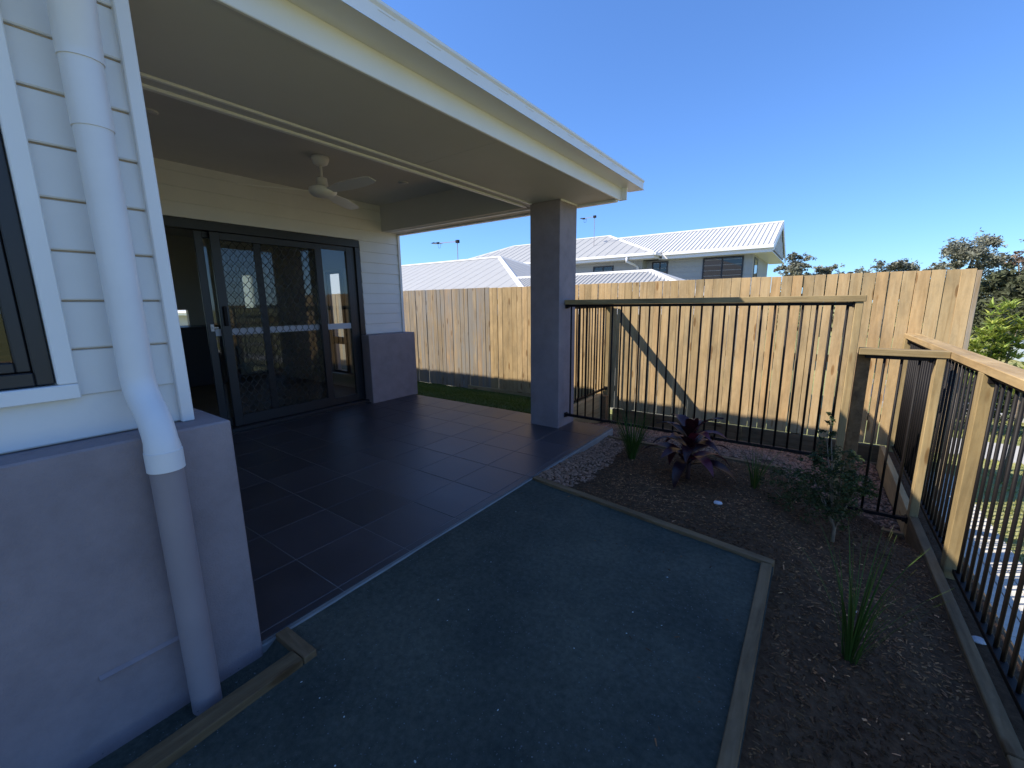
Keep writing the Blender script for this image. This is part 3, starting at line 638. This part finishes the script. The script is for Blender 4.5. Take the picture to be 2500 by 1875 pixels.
# garden edging timbers
def rot_timber(name, x0, y0, x1, y1, w_, z0, z1, mat, label, group=None):
    d = Vector((x1-x0, y1-y0, 0)); p = Vector((-d.y, d.x, 0)).normalized()*w_; a = Vector((x0, y0, 0)); b = Vector((x1, y1, 0))
    pts = [a, b, b+p, a+p]; vs = [(q.x, q.y, z0) for q in pts]+[(q.x, q.y, z1) for q in pts]
    o = MB().add(vs, [(3, 2, 1, 0), (4, 5, 6, 7), (0, 1, 5, 4), (1, 2, 6, 5), (2, 3, 7, 6), (3, 0, 4, 7)]).build(name, mat, None, None, (x0, y0, z0))
    md = o.modifiers.new('b', 'BEVEL'); md.width = .004; md.segments = 2
    return tag(o, label, 'garden edging', group)
rot_timber('timber_edging', -1.642, 2.522, -.060, 2.298, .048, -.12, .003, EDGE_X, 'long thin pine edging across the far end of the blue grey path')
rot_timber('timber_edging', -.062, 2.296, -.052, -1.2, -.048, -.16, .001, EDGE_Y, 'pine edging along the street side of the blue grey path')
rot_timber('timber_edging', -1.372, -.8, -1.428, .628, .072, -.10, .014, EDGE_Y, 'pine edging along the house base beside the downpipe')
rot_timber('timber_edging', -1.428, .632, -1.64, .628, -.05, -.10, .012, EDGE_X, 'short mitred pine edging piece at the patio corner')
rot_timber('timber_edging', -1.640, 3.925, -.12, 3.925, .045, -.35, -.048, EDGE_X, 'timber edging between mulch and gravel below the tall balustrade')
rot_timber('timber_edging', .02, 3.880, .66, 3.880, .045, -.55, -.362, EDGE_X, 'low timber edging under the stepped-down balustrade')
rt = empty('sleeper_edging', (.68, 3, -.3), 'long pine sleeper edging beside the street-side balustrade', 'garden edging')
for a, b in ((-1.2, 1.9), (1.904, 3.855), (3.945, 5.68)): MB().box(.662, .712 if b < 3.9 else .706, a, b, -.75, -.203, .004).build('sleeper', PINE_Y if b > 3.9 else EDGE_Y, rt, None, (.68, (a+b)/2, -.5))
tag(MB().box(.714, .86, -1.2, 5.80, -1.1, -.262).build('soil_strip', SOIL), kind='structure')
rw2 = empty('retaining_wall', (.9, 2, -1), 'sleeper retaining wall below the street-side balustrade', 'retaining wall')
for z in (-1.18, -.96, -.74, -.52): MB().box(.862, .905, -1.5, 5.84, z, z+.216, .004).build('sleeper', EDGE_Y, rw2)
# small litter
wm = mat_plain('pale_stone', (.62, .62, .64), .6, .1, 40, .3, 80)
def stone(x, y, s, lb, cat='stone', mt=None):
    z = z_bed(x, y) if x < .7 else -.262
    bm_ = bmesh.new(); bmesh.ops.create_icosphere(bm_, subdivisions=2, radius=1)
    k = R.random()*10
    for v in bm_.verts:
        f = 1+.3*noise.noise(v.co*1.3+Vector((k, k, k))); v.co = Vector((v.co.x*s*f, v.co.y*s*.75*f, v.co.z*s*.45*f))
    me = bpy.data.meshes.new('stone'); bm_.to_mesh(me); bm_.free(); me.materials.append(mt or wm)
    return tag(link('stone', me, None, (x, y, z+s*.3)), lb, cat)
stone(-.42, 2.92, .028, 'white stone lying on the mulch between cordyline and path')
stone(.27, 2.33, .014, 'tiny pale pebble on the mulch behind the nearest grass clump')
stone(.755, 2.62, .03, 'pale flat stone on the soil strip beside the sleeper edging')

# ------------------------------------------------------------------ plants
def blade(m, base, d, length, width, droop, col, seg=5, up=1.0):
    d = Vector((d[0], d[1], 0)); side = Vector((-d.y, d.x, 0)).normalized(); pts = []; p = Vector(base); ang = math.atan2(up, d.length)
    dn = d.normalized() if d.length > 1e-4 else Vector((1, 0, 0)); vs = []
    for i in range(seg+1):
        t = i/seg; w_ = width*(1-t**1.6)*(.6+.4*min(1, t*4))+.0004
        vs += [p-side*w_/2, p+side*w_/2]
        a = ang-droop*t; p = p+(dn*math.cos(a)+Vector((0, 0, math.sin(a))))*length/seg
    m.add(vs, [(2*i, 2*i+1, 2*i+3, 2*i+2) for i in range(seg)], col)
STRAP = mat_col('strappy_leaf', (.055, .10, .028), .5, trans=.25)
def grass_clump(x, y, n, h, spread, lb, seed, lean=(0, 0)):
    z = z_bed(x, y); rr_ = random.Random(seed); o = empty('grass_clump', (x, y, z), lb, 'plant', 'strappy grass clumps'); m = MB()
    for i in range(n):
        a = rr_.random()*6.28; r_ = rr_.uniform(0, .03); g = rr_.uniform(.5, 1.5); t = rr_.random()
        blade(m, (x+r_*math.cos(a), y+r_*math.sin(a), z-.01), ((math.cos(a)+lean[0])*spread*rr_.uniform(.3, 1.2), (math.sin(a)+lean[1])*spread*rr_.uniform(.3, 1.2)), h*rr_.uniform(.55, 1.08), rr_.uniform(.004, .008), rr_.uniform(.1, .8), (g*(1+.5*(t > .85)), g, g*.7))
    m.build('leaves', STRAP, o); return o
grass_clump(-1.21, 3.47, 150, .54, .36, 'leafy strappy grass clump by the gravel near the patio corner', 1)
grass_clump(-.255, 3.38, 46, .36, .34, 'sparse strappy grass clump between cordyline and leafy shrub', 2, (.3, 0))
grass_clump(.245, 1.99, 58, .56, .25, 'nearest strappy grass clump beside the long sleeper edging', 3, (.35, .12))
# cordyline
CORD = mat_col('cordyline_leaf', (.042, .010, .015), .4, spec=.5, trans=.15)
cx, cy = -.69, 3.24; cz = z_bed(cx, cy)
cd = empty('cordyline', (cx, cy, cz), 'broad-leaved dark red cordyline in the middle of the mulch bed', 'plant')
MB().tube([(cx, cy, cz-.02), (cx+.004, cy, cz+.12), (cx, cy+.003, cz+.30)], [.017, .015, .012], 8).build('stem', mat_plain('cordyline_stem', (.06, .03, .03), .8), cd, True)
rr_ = random.Random(12)
for i in range(24):
    t = i/23; a = i*2.4+rr_.uniform(-.3, .3); L_ = rr_.uniform(.33, .45)*(1-.28*t); wd = rr_.uniform(.08, .115)*(1-.15*t); base = Vector((cx, cy, cz+.10+.22*t))
    d = Vector((math.cos(a), math.sin(a), 0)); side = Vector((-d.y, d.x, 0)); up = .55+.85*t; ang = up; droop = rr_.uniform(1.6, 2.7)*(1-.35*t); vs = []; fs = []; p = base; n = 8
    for k in range(n+1):
        s_ = k/n; w_ = wd*math.sin(math.pi*min(1, .12+s_*.9))**.8*(.25 if k == 0 else 1)+.0005
        e = Vector((0, 0, .18*w_)); wave = .006*math.sin(9*s_+i)
        vs += [p-side*w_/2+e+Vector((0, 0, wave)), p, p+side*w_/2+e-Vector((0, 0, wave))]
        an = ang-droop*s_; p = p+(d*math.cos(an)+Vector((0, 0, math.sin(an))))*L_/n
    for k in range(n): fs += [(3*k, 3*k+1, 3*k+4, 3*k+3), (3*k+1, 3*k+2, 3*k+5, 3*k+4)]
    g = rr_.uniform(.5, 1.5); pk = rr_.random() < .3
    MB().add(vs, fs, (g*(2.0 if pk else 1), g*(1.1 if pk else 1), g*(1.5 if pk else 1))).build('leaf', CORD, cd, True)
# leafy shrubs
LEAF = mat_col('shrub_leaf', (.050, .066, .026), .55, trans=.2)
BARK = mat_plain('pale_bark', (.22, .17, .12), .9, .2, 20, .4, 60)
def leafcard(m, p, s, col, rr2):
    a = Vector((rr2.gauss(0, 1), rr2.gauss(0, 1), rr2.gauss(0, .6))).normalized(); b = a.cross(Vector((rr2.gauss(0, 1), rr2.gauss(0, 1), rr2.gauss(0, 1)))).normalized()
    m.add([p-a*s, p-b*s*.42+a*s*.1, p+a*s, p+b*s*.42+a*s*.1], [(0, 1, 2, 3)], col)
def shrub(name, lb, x, y, z, lobes, nleaf, ls, leafm, colf, trunk, seed, group=None, bark=None, twigs=True, cat='shrub'):
    rr2 = random.Random(seed); o = empty(name, (x, y, z), lb, cat, group); m = MB(); tb = MB(); tb.tube([(x, y, z-.05), (x+.01*trunk, y, z+trunk*.6), lobes[0][0]], [trunk*.06+.004, trunk*.045+.003, .003], 6)
    tot = sum(l[1]**2 for l in lobes)
    for c, r_ in lobes:
        c = Vector(c)
        if twigs: tb.tube([(x, y, z+trunk*.5), tuple((Vector((x, y, z+trunk*.5))+c)/2+Vector((0, 0, -.05*r_))), tuple(c)], [trunk*.02+.003, trunk*.015+.002, .001], 5)
        nl = int(nleaf*r_*r_/tot); nc = max(5, nl//22)
        for k in range(nc):
            u = Vector((rr2.gauss(0, 1), rr2.gauss(0, 1), rr2.gauss(0, .9))).normalized()*r_*rr2.uniform(.35, 1.05); cc = c+u; g0 = rr2.uniform(.6, 1.4)
            for q in range(22):
                p = cc+Vector((rr2.gauss(0, 1), rr2.gauss(0, 1), rr2.gauss(0, .8)))*r_*.14; leafcard(m, p, ls*rr2.uniform(.6, 1.2), colf(rr2, g0), rr2)
    tb.build('trunk' if name.endswith('tree') else 'stem', bark or BARK, o, True); m.build('crown' if name.endswith('tree') else 'foliage', leafm, o); return o
def cf(rr2, g): g *= rr2.uniform(.7, 1.3); return (g, g, g*.9)
sx, sy = .205, 3.02; sz = z_bed(sx, sy)
shrub('leafy_shrub', 'dark green small-leaved shrub on a thin stem before the low balustrade', sx, sy, sz, [((.14, 3.0, .12), .11), ((.20, 3.05, .25), .12), ((.08, 2.98, .24), .10), ((.28, 3.02, .22), .10), ((.24, 3.0, .08), .09), ((.13, 3.02, .38), .09), ((.21, 3.0, .40), .07), ((.05, 3.04, .34), .06), ((.11, 3.0, .52), .05), ((.12, 3.0, .62), .035)], 4300, .012, LEAF, cf, .16, 4)
shrub('leafy_shrub', 'low dark green shrub in the mulch just left of the taller one', -.02, 3.25, z_bed(-.02, 3.25), [((-.04, 3.25, .04), .13), ((.04, 3.22, .12), .14), ((-.13, 3.3, .0), .11), ((-.06, 3.3, .13), .10), ((.06, 3.15, .0), .12)], 1700, .012, LEAF, cf, .04, 9)
# yellow-green street plants beyond the fence
YLEAF = mat_col('lime_leaf', (.40, .45, .13), .5, trans=.35)
def strap_tree(name, lb, x, y, z0_, stems, seed):
    rr2 = random.Random(seed); o = empty(name, (x, y, z0_), lb, 'shrub', 'young lime green street plants'); m = MB(); tb = MB()
    tb.tube([(x, y, z0_-.1), (x+.01, y, z0_+.7), stems[0]], [.028, .022, .01], 7)
    for s_ in stems: tb.tube([(x, y, z0_+.55), tuple(Vector(s_)*.6+Vector((x, y, z0_+.6))*.4), s_], [.012, .009, .004], 5)
    for s_ in stems:
        for k in range(13):
            b = Vector(s_)+Vector((rr2.gauss(0, .05), rr2.gauss(0, .05), rr2.uniform(-.16, .10))); a0 = rr2.random()*6.28
            for q in range(12):
                a = a0+q*2.4; g = rr2.uniform(.6, 1.35); blade(m, b, (math.cos(a), math.sin(a)), rr2.uniform(.09, .18), rr2.uniform(.018, .032), rr2.uniform(.3, 1.0), (g*rr2.uniform(.85, 1.1), g, g*.8), 4, rr2.uniform(.2, 1.6))
    tb.build('stem', BARK, o, True); m.build('foliage', YLEAF, o)
strap_tree('street_shrub', 'bright lime green street plant just beyond the fence end', 1.74, 7.25, -.78, [(1.73, 7.25, 1.12), (1.68, 7.2, .92), (1.80, 7.3, .90), (1.62, 7.2, .72), (1.86, 7.3, .74), (1.56, 7.15, .55), (1.75, 7.25, .72), (1.70, 7.2, .60), (1.50, 7.2, .68), (1.64, 7.1, .85), (1.84, 7.2, .95), (1.58, 7.1, .40)], 5)
shrub('verge_bush', 'low dull green bush behind the lime green street plants', 2.15, 9.6, -.82, [((1.9, 9.6, -.3), .40), ((2.3, 9.6, -.15), .45), ((2.7, 9.7, -.2), .5), ((2.1, 9.7, .1), .3), ((3.1, 9.8, -.2), .4)], 5200, .05, LEAF, cf, .2, 31)
strap_tree('street_shrub', 'lower lime green street plant at the right edge of the photo', 1.90, 6.9, -.78, [(1.90, 6.9, .52), (1.86, 6.85, .40), (1.98, 6.95, .42), (2.05, 6.9, .70)], 6)

# ------------------------------------------------------------------ neighbouring houses
def roof_plane(mb, o, ue, ve, poly, pitch, h, wrib):
    """o origin, ue unit vector along the eave, ve unit vector up the slope, poly in (u, v); ribs run up the slope"""
    n = ue.cross(ve).normalized()
    if n.z < 0: n = -n
    pts = [o+ue*u+ve*v for u, v in poly]; mb.add(pts, [tuple(range(len(pts)))])
    us = [p[0] for p in poly]; u = min(us)+pitch*.5
    while u < max(us):
        xs_ = []
        for i in range(len(poly)):
            (a, b), (c, d) = poly[i], poly[(i+1) % len(poly)]
            if (a-u)*(c-u) < 0: xs_.append(b+(d-b)*(u-a)/(c-a))
        if len(xs_) >= 2:
            v0, v1 = min(xs_), max(xs_)
            A = [o+ue*(u+s_)+ve*v+n*hh for v in (v0, v1) for s_, hh in ((-wrib, .001), (-wrib*.45, h), (wrib*.45, h), (wrib, .001))]
            mb.add(A, [(0, 1, 5, 4), (1, 2, 6, 5), (2, 3, 7, 6), (0, 3, 2, 1), (4, 5, 6, 7)])
        u += pitch
def hip_roof(parent, x0, x1, y0, y1, ze, slope, pitch, h, wrib, mat, hipL=True, hipR=True, name='roof'):
    d = (y1-y0)/2; zr_ = ze+d*slope; ys_ = math.hypot(d, d*slope); m = MB(); ym = (y0+y1)/2
    L_ = x1-x0; a = d if hipL else 0; b = d if hipR else 0
    roof_plane(m, Vector((x0, y0, ze)), Vector((1, 0, 0)), Vector((0, d, d*slope)).normalized(), [(0, 0), (L_, 0), (L_-b, ys_), (a, ys_)], pitch, h, wrib)
    roof_plane(m, Vector((x1, y1, ze)), Vector((-1, 0, 0)), Vector((0, -d, d*slope)).normalized(), [(0, 0), (L_, 0), (L_-a, ys_), (b, ys_)], pitch*2, h, wrib)
    if hipR: roof_plane(m, Vector((x1, y0, ze)), Vector((0, 1, 0)), Vector((-d, 0, d*slope)).normalized(), [(0, 0), (2*d, 0), (d, ys_)], pitch, h, wrib)
    if hipL: roof_plane(m, Vector((x0, y1, ze)), Vector((0, -1, 0)), Vector((d, 0, d*slope)).normalized(), [(0, 0), (2*d, 0), (d, ys_)], pitch, h, wrib)
    rf = m.build(name, mat, parent)
    c = MB(); rl, rrx = x0+a, x1-b; up = Vector((0, 0, .035))
    def cap(p, q, w_=.09):
        p = Vector(p); q = Vector(q); t = (q-p).normalized(); s_ = t.cross(Vector((0, 0, 1))).normalized(); dn = Vector((0, 0, -.035))
        c.add([p-s_*w_+dn*.7, p+up, p+s_*w_+dn*.7, q-s_*w_+dn*.7, q+up, q+s_*w_+dn*.7], [(0, 1, 4, 3), (1, 2, 5, 4), (0, 2, 1), (3, 4, 5)])
    cap((rl, ym, zr_), (rrx, ym, zr_))
    if hipR: cap((rrx, ym, zr_), (x1, y0, ze)); cap((rrx, ym, zr_), (x1, y1, ze))
    if hipL: cap((rl, ym, zr_), (x0, y0, ze)); cap((rl, ym, zr_), (x0, y1, ze))
    c.build('ridge_cap', ROOFW, rf)
    # gutter and fascia round the eaves, soffit below
    g = MB(); g.box(x0-.02, x1+.02, y0-.11, y0-.005, ze-.11, ze-.01, .01).box(x0, x1, y0, y0+.02, ze-.20, ze-.02)
    if hipR: g.box(x1+.005, x1+.11, y0-.10, y1, ze-.11, ze-.012, .01).box(x1-.02, x1, y0+.02, y1, ze-.20, ze-.02)
    g.build('gutter', W_TRIM, rf)
    MB().box(x0+.02, x1-.02, y0+.02, y1-.02, ze-.21, ze-.19).build('soffit', W_TRIM, rf)
    return rf
def hwin(parent, x0, x1, y, z0_, z1_, mull=(.5,), blind=None):
    f = MB(); t = .05; f.box(x0, x0+t, y-.03, y+.02, z0_, z1_).box(x1-t, x1, y-.03, y+.02, z0_, z1_).box(x0+t, x1-t, y-.03, y+.02, z1_-t, z1_).box(x0+t, x1-t, y-.03, y+.02, z0_, z0_+t)
    for k in mull: xm_ = x0+(x1-x0)*k; f.box(xm_-t/2, xm_+t/2, y-.03, y+.02, z0_+t, z1_-t)
    wn_ = f.build('window', DARK_AL, parent)
    MB().box(x0+t, x1-t, y-.012, y-.008, z0_+t, z1_-t).build('pane', GLASS_D, wn_)
    MB().box(x0+t, x1-t, y+.0, y+.004, z0_+t, z1_-t).build('room_shade_sheet', INT_D, wn_)  # dark sheet painted as the shade of the room behind the pane
    if blind: MB().box(blind[0], blind[1], y-.006, y-.002, blind[2], z1_-t).build('blind', W_PAINT, wn_)
    return wn_
hA = empty('neighbour_house', (-9, 9, -1.3), 'single-storey neighbour with pale ribbed steel roof just behind the fence', 'house')
hip_roof(hA, -34, -4.35, 7.0, 15.0, 1.16, .40, .38, .005, .010, ROOFG)
hip_roof(hA, -6.42, -1.05, 7.15, 10.85, 1.20, .40, .095, .016, .030, ROOFG, hipL=False, name='wing_roof')
MB().box(-33.5, -4.9, 7.55, 14.5, -1.6, .96).box(-7.4, -1.6, 7.7, 10.4, -1.6, 1.0).build('wall', WALLG, hA)
hB = empty('two_storey_house', (-8, 19, -1.5), 'two-storey neighbour with white ribbed roofs and gable end', 'house')
hip_roof(hB, -17.0, -5.22, 16.4, 22.6, 3.14, .40, .40, .012, .015, ROOFG)
# gable wing
m = MB(); sl_ = .375; ze = 3.16; yr, zrC = 20.0, 3.16+3.0*sl_
roof_plane(m, Vector((-7.9, 17.0, ze)), Vector((1, 0, 0)), Vector((0, 3, 3*sl_)).normalized(), [(0, 0), (6.46, 0), (6.46, 3*math.sqrt(1+sl_**2)), (0, 3*math.sqrt(1+sl_**2))], .155, .028, .034)
roof_plane(m, Vector((-1.44, 23.0, ze)), Vector((-1, 0, 0)), Vector((0, -3, 3*sl_)).normalized(), [(0, 0), (6.46, 0), (6.46, 3*math.sqrt(1+sl_**2)), (0, 3*math.sqrt(1+sl_**2))], .3, .028, .034)
rf = m.build('gable_roof', ROOFW, hB)
MB().prism([(19.88, zrC-.03), (20.0, zrC+.05), (20.12, zrC-.03)], 'x', -8.2, -1.43).build('ridge_cap', ROOFW, rf)
MB().box(-5.0, -1.42, 16.89, 16.995, ze-.12, ze-.01, .01).box(-5.1, -1.46, 17.0, 17.02, ze-.24, ze-.02).build('gutter', W_TRIM, rf)
MB().prism([(17.0, ze-.20), (17.0, ze), (20, zrC), (20, zrC-.20)], 'x', -1.46, -1.425).prism([(20, zrC-.20), (20, zrC), (23, ze), (23, ze-.20)], 'x', -1.46, -1.425).build('barge_board', W_TRIM, rf)
MB().box(-7.9, -1.47, 17.03, 17.5, ze-.23, ze-.21).box(-2.06, -1.47, 17.5, 22.97, ze-.23, ze-.21).build('soffit', W_TRIM, rf)
gb = MB().prism([(17.3, ze-.10), (20, zrC-.14), (22.7, ze-.10)], 'x', -1.56, -1.50).build('gable_wall', WALLG, hB)
for k in range(9): y = 17.9+.52*k; MB().box(-1.498, -1.48, y, y+.05, ze-.1, ze-.12+max(.03, (3-abs(20-y))*sl_-.15)).build('gable_batten', W_TRIM, gb)
MB().box(-16.4, -5.85, 17.0, 22.0, -2, 2.95).box(-7.7, -2.06, 17.5, 22.5, -2, 2.93).build('wall', WALLG, hB)
m = MB()
for z in [.9+.19*i for i in range(11)]: m.box(-16.4, -5.86, 16.985, 16.999, z, z+.012).box(-5.84, -2.07, 17.485, 17.499, z, z+.012)
tag(m.build('cladding_joints', WALLG, hB), kind='stuff')
hwin(hB, -7.95, -7.05, 17.0, 2.0, 2.80); hwin(hB, -5.62, -5.0, 17.5, 1.6, 2.88); hwin(hB, -3.72, -2.36, 17.5, .9, 2.90, (.49,), (-3.66, -3.08, 2.56))
wf = MB().box(-2.062, -2.04, 17.75, 17.82, 1.4, 2.85).box(-2.062, -2.04, 18.7, 18.77, 1.4, 2.85).box(-2.062, -2.04, 17.82, 18.7, 2.78, 2.85).box(-2.062, -2.04, 17.82, 18.7, 1.4, 1.47).build('window', DARK_AL, hB)
MB().box(-2.052, -2.048, 17.82, 18.7, 1.47, 2.78).build('pane', GLASS_D, wf)
MB().tube([(-6.25, 16.35, 3.03), (-6.25, 16.35, 2.86), (-6.1, 16.75, 2.76), (-6.0, 16.9, 2.66), (-6.0, 16.93, .5)], .05, 10).build('downpipe', W_PIPE, hB, True)
# antennas
def antenna(lb, x, y, z, zt_, xl, zl):
    o = empty('antenna', (x, y, z), lb, 'antenna', 'television antennas on the neighbouring roofs'); AL = BLACK
    MB().tube([(x, y, z-.05), (x, y, zt_+.04)], .012, 6).build('mast', GREY_PIPE, o)
    b = MB().bar((x+.05, y, zt_), (xl, y, zl), .02, .02).build('boom', GREY_PIPE, o)
    MB().box(x-.05, x+.07, y-.05, y+.05, zt_-.05, zt_+.05, .01).build('mast_box', BLACK, o)
    xm_ = xl+(x-xl)*.22; m = MB()
    for k in range(5): t = .02+.05*k; m.bar((xl+(x-xl)*t, y-.12-.03*k, zl), (xl+(x-xl)*t, y+.12+.03*k, zl), .008, .008)
    m.build('antenna_rods', BLACK, o); MB().box(xm_-.05, xm_+.05, y-.04, y+.04, zl-.03, zl+.03, .01).build('dipole_box', BLACK, o)
    MB().tube(arc((xm_, y, zl-.02), (xm_+.05*0, y, zl-.24), (xm_+.10, y, zl-.16), 5)+arc((xm_+.10, y, zl-.16), (xm_+.14, y, zl-.05), (xm_+.12, y, zl), 4), .005, 4).build('cable', BLACK, o)
antenna('left television antenna standing on the nearer pale steel roof', -10.16, 11.0, 2.76, 3.39, -11.33, 3.42)
antenna('right television antenna standing on the two-storey hip roof', -8.42, 18.0, 3.75, 5.02, -9.08, 5.0)

# ------------------------------------------------------------------ trees and car beyond
GUM = mat_col('hazed_gum_leaf', (.19, .20, .165), .7, trans=.2); DKL = mat_col('dark_tree_leaf', (.07, .08, .045), .7, trans=.15)  # gum leaf colour is paled and greyed to carry distance haze
BK = mat_plain('gum_bark', (.20, .17, .14), .9, .2, 3, .3, 20)
def tree(lb, x, y, w_, zb, zt_, leafm, seed, n=5200, ls=.14, airy=.5, name='gum_tree'):
    rr2 = random.Random(seed); z0_ = z_out(x, y); o = empty(name, (x, y, z0_), lb, 'tree', 'trees beyond the fence'); m = MB(); tb = MB()
    h = zt_-z0_; tb.tube([(x, y, z0_-.2), (x+.1, y, z0_+h*.3), (x-.05*w_, y, z0_+h*.6), (x, y, zt_-h*.12)], [h*.03, h*.022, h*.014, h*.004], 8)
    cz_ = (zb+zt_)/2; hz = (zt_-zb)/2; lobes = []
    while len(lobes) < 34:
        u = Vector((rr2.uniform(-1, 1), rr2.uniform(-1, 1), rr2.uniform(-1, 1)))
        if u.length > 1 or u.length < .35: continue
        top = 1-.35*max(0, u.z)
        c = Vector((x+u.x*w_/2*top*(1+.25*noise.noise(u*2+Vector((seed, 0, 0)))), y+u.y*w_/2*top, cz_+u.z*hz*(.85+.3*noise.noise(u*1.7+Vector((0, seed, 0))))))
        lobes.append((c, w_*rr2.uniform(.07, .15)))
        if rr2.random() < .5:
            s_ = Vector((x, y, z0_+h*rr2.uniform(.3, .6))); tb.tube([s_, (s_+c)/2+Vector((0, 0, -.03*h)), c], [h*.010, h*.006, h*.002], 5)
    for c, r_ in lobes:
        nc = max(2, int(n/len(lobes)/12))
        for k in range(nc):
            d = Vector((rr2.gauss(0, 1), rr2.gauss(0, 1), rr2.gauss(0, .8))); cc = c+d*r_*.55; g0 = rr2.uniform(.5, 1.5)
            for q in range(12):
                p = cc+Vector((rr2.gauss(0, 1), rr2.gauss(0, 1), rr2.gauss(0, .8)))*r_*.22; g = g0*rr2.uniform(.7, 1.3); leafcard(m, p, ls*rr2.uniform(.5, 1.2), (g*1.05, g, g*.9), rr2)
    tb.build('trunk', BK, o, True); m.build('crown', leafm, o)
tree('tall grey-green gum tree right of the fence end', 11.6, 60, 5.6, 2.0, 7.4, GUM, 1, 11000, .16)
tree('pale airy tree at the right edge of the photo', 15.2, 60, 3.4, 2.4, 7.2, mat_col('pale_leaf', (.16, .12, .10), .8), 2, 2600, .13)
tree('rounded tree showing above the right part of the fence', 5.6, 60, 4.4, 1.5, 5.75, GUM, 3, 9000, .16)
tree('small pale tree between the rounded tree and the gable', 2.4, 62, 3.0, 1.4, 5.0, GUM, 4, 5000, .16)
tree('tree just right of the two-storey gable end', -2.6, 56, 3.6, 1.5, 6.9, GUM, 5, 7000, .16)
tree('faint low tree above the fence left of the tall gum', 8.6, 64, 3.6, 1.5, 4.6, GUM, 7, 5000, .16)
tree('small low tree above the fence between two rounder ones', 3.9, 66, 3.6, 1.5, 5.1, GUM, 8, 5000, .16)
tree('low round tree right of the gable', .1, 58, 3.4, 1.5, 5.6, GUM, 6, 6000, .16)
for i, (x, y, w_, zt_, lb) in enumerate([(8.4, 30, 4.6, 2.7, 'dark bushy tree hidden mostly behind the fence end'), (11.6, 38, 5.2, 3.2, 'dark bushy tree directly behind the lime green plant'), (8.3, 34, 3.4, 3.0, 'dark bushy tree farther right behind the lime green plant'), (16.0, 44, 6, 3.8, 'dark bushy tree near the right edge of the photo'), (8.6, 48, 5, 3.0, 'dark bushy tree farthest back beyond the fence end')]):
    tree(lb, x, y, w_, -1.2, zt_, DKL, 20+i, 9000, .15, name='bushy_tree')
tag(sheet('far_hill', -150, 260, 70, 110, 40, 4, lambda x, y: -2.2+(y-70)*.075+1.2*nz(x, y, .03), G_OUT), kind='structure')
FL = MB()
for i in range(16000):
    x = R.uniform(-70, 90); y = R.uniform(68, 84); t = 3.1+1.3*nz(x, 0, .11)+.9*nz(x, 4, .4); z = R.uniform(-2.4, t); g = R.uniform(.6, 1.4); leafcard(FL, Vector((x, y, z)), R.uniform(.25, .5), (g, g, g*.9), R)
tag(FL.build('far_treeline', DKL), 'distant belt of dark bush along the horizon', 'treeline', kind='stuff')
# parked car, only its roof shows past the lime green plants
car = empty('parked_car', (8.2, 23.8, -1.5), 'pale blue grey car parked across the street beyond the lime plants', 'car')
CP = mat_plain('pale_car_paint', (.50, .56, .62), .3, .02, 2, 0, spec=.6); kx, ky, kz = 8.2, 23.0, z_out(8.2, 23)+.03
pr2 = [(-2.1, .35), (2.1, .35), (2.15, .6), (2.0, .85), (1.1, .95), (.5, 1.38), (-1.0, 1.42), (-1.7, 1.0), (-2.15, .9)]
MB().prism([(kx+a, kz+b) for a, b in pr2], 'y', ky, ky+1.7).build('body', CP, car)
MB().prism([(kx+a, kz+b) for a, b in [(.95, .97), (.42, 1.32), (-.95, 1.35), (-1.5, 1.02)]], 'y', ky-.01, ky+1.71).build('side_window', GLASS_D, car)
for a in (-1.35, 1.35):
    for yy in (ky-.02, ky+1.5): MB().tube([(kx+a, yy, kz+.31), (kx+a, yy+.22, kz+.31)], .31, 16).build('wheel', BLACK, car)
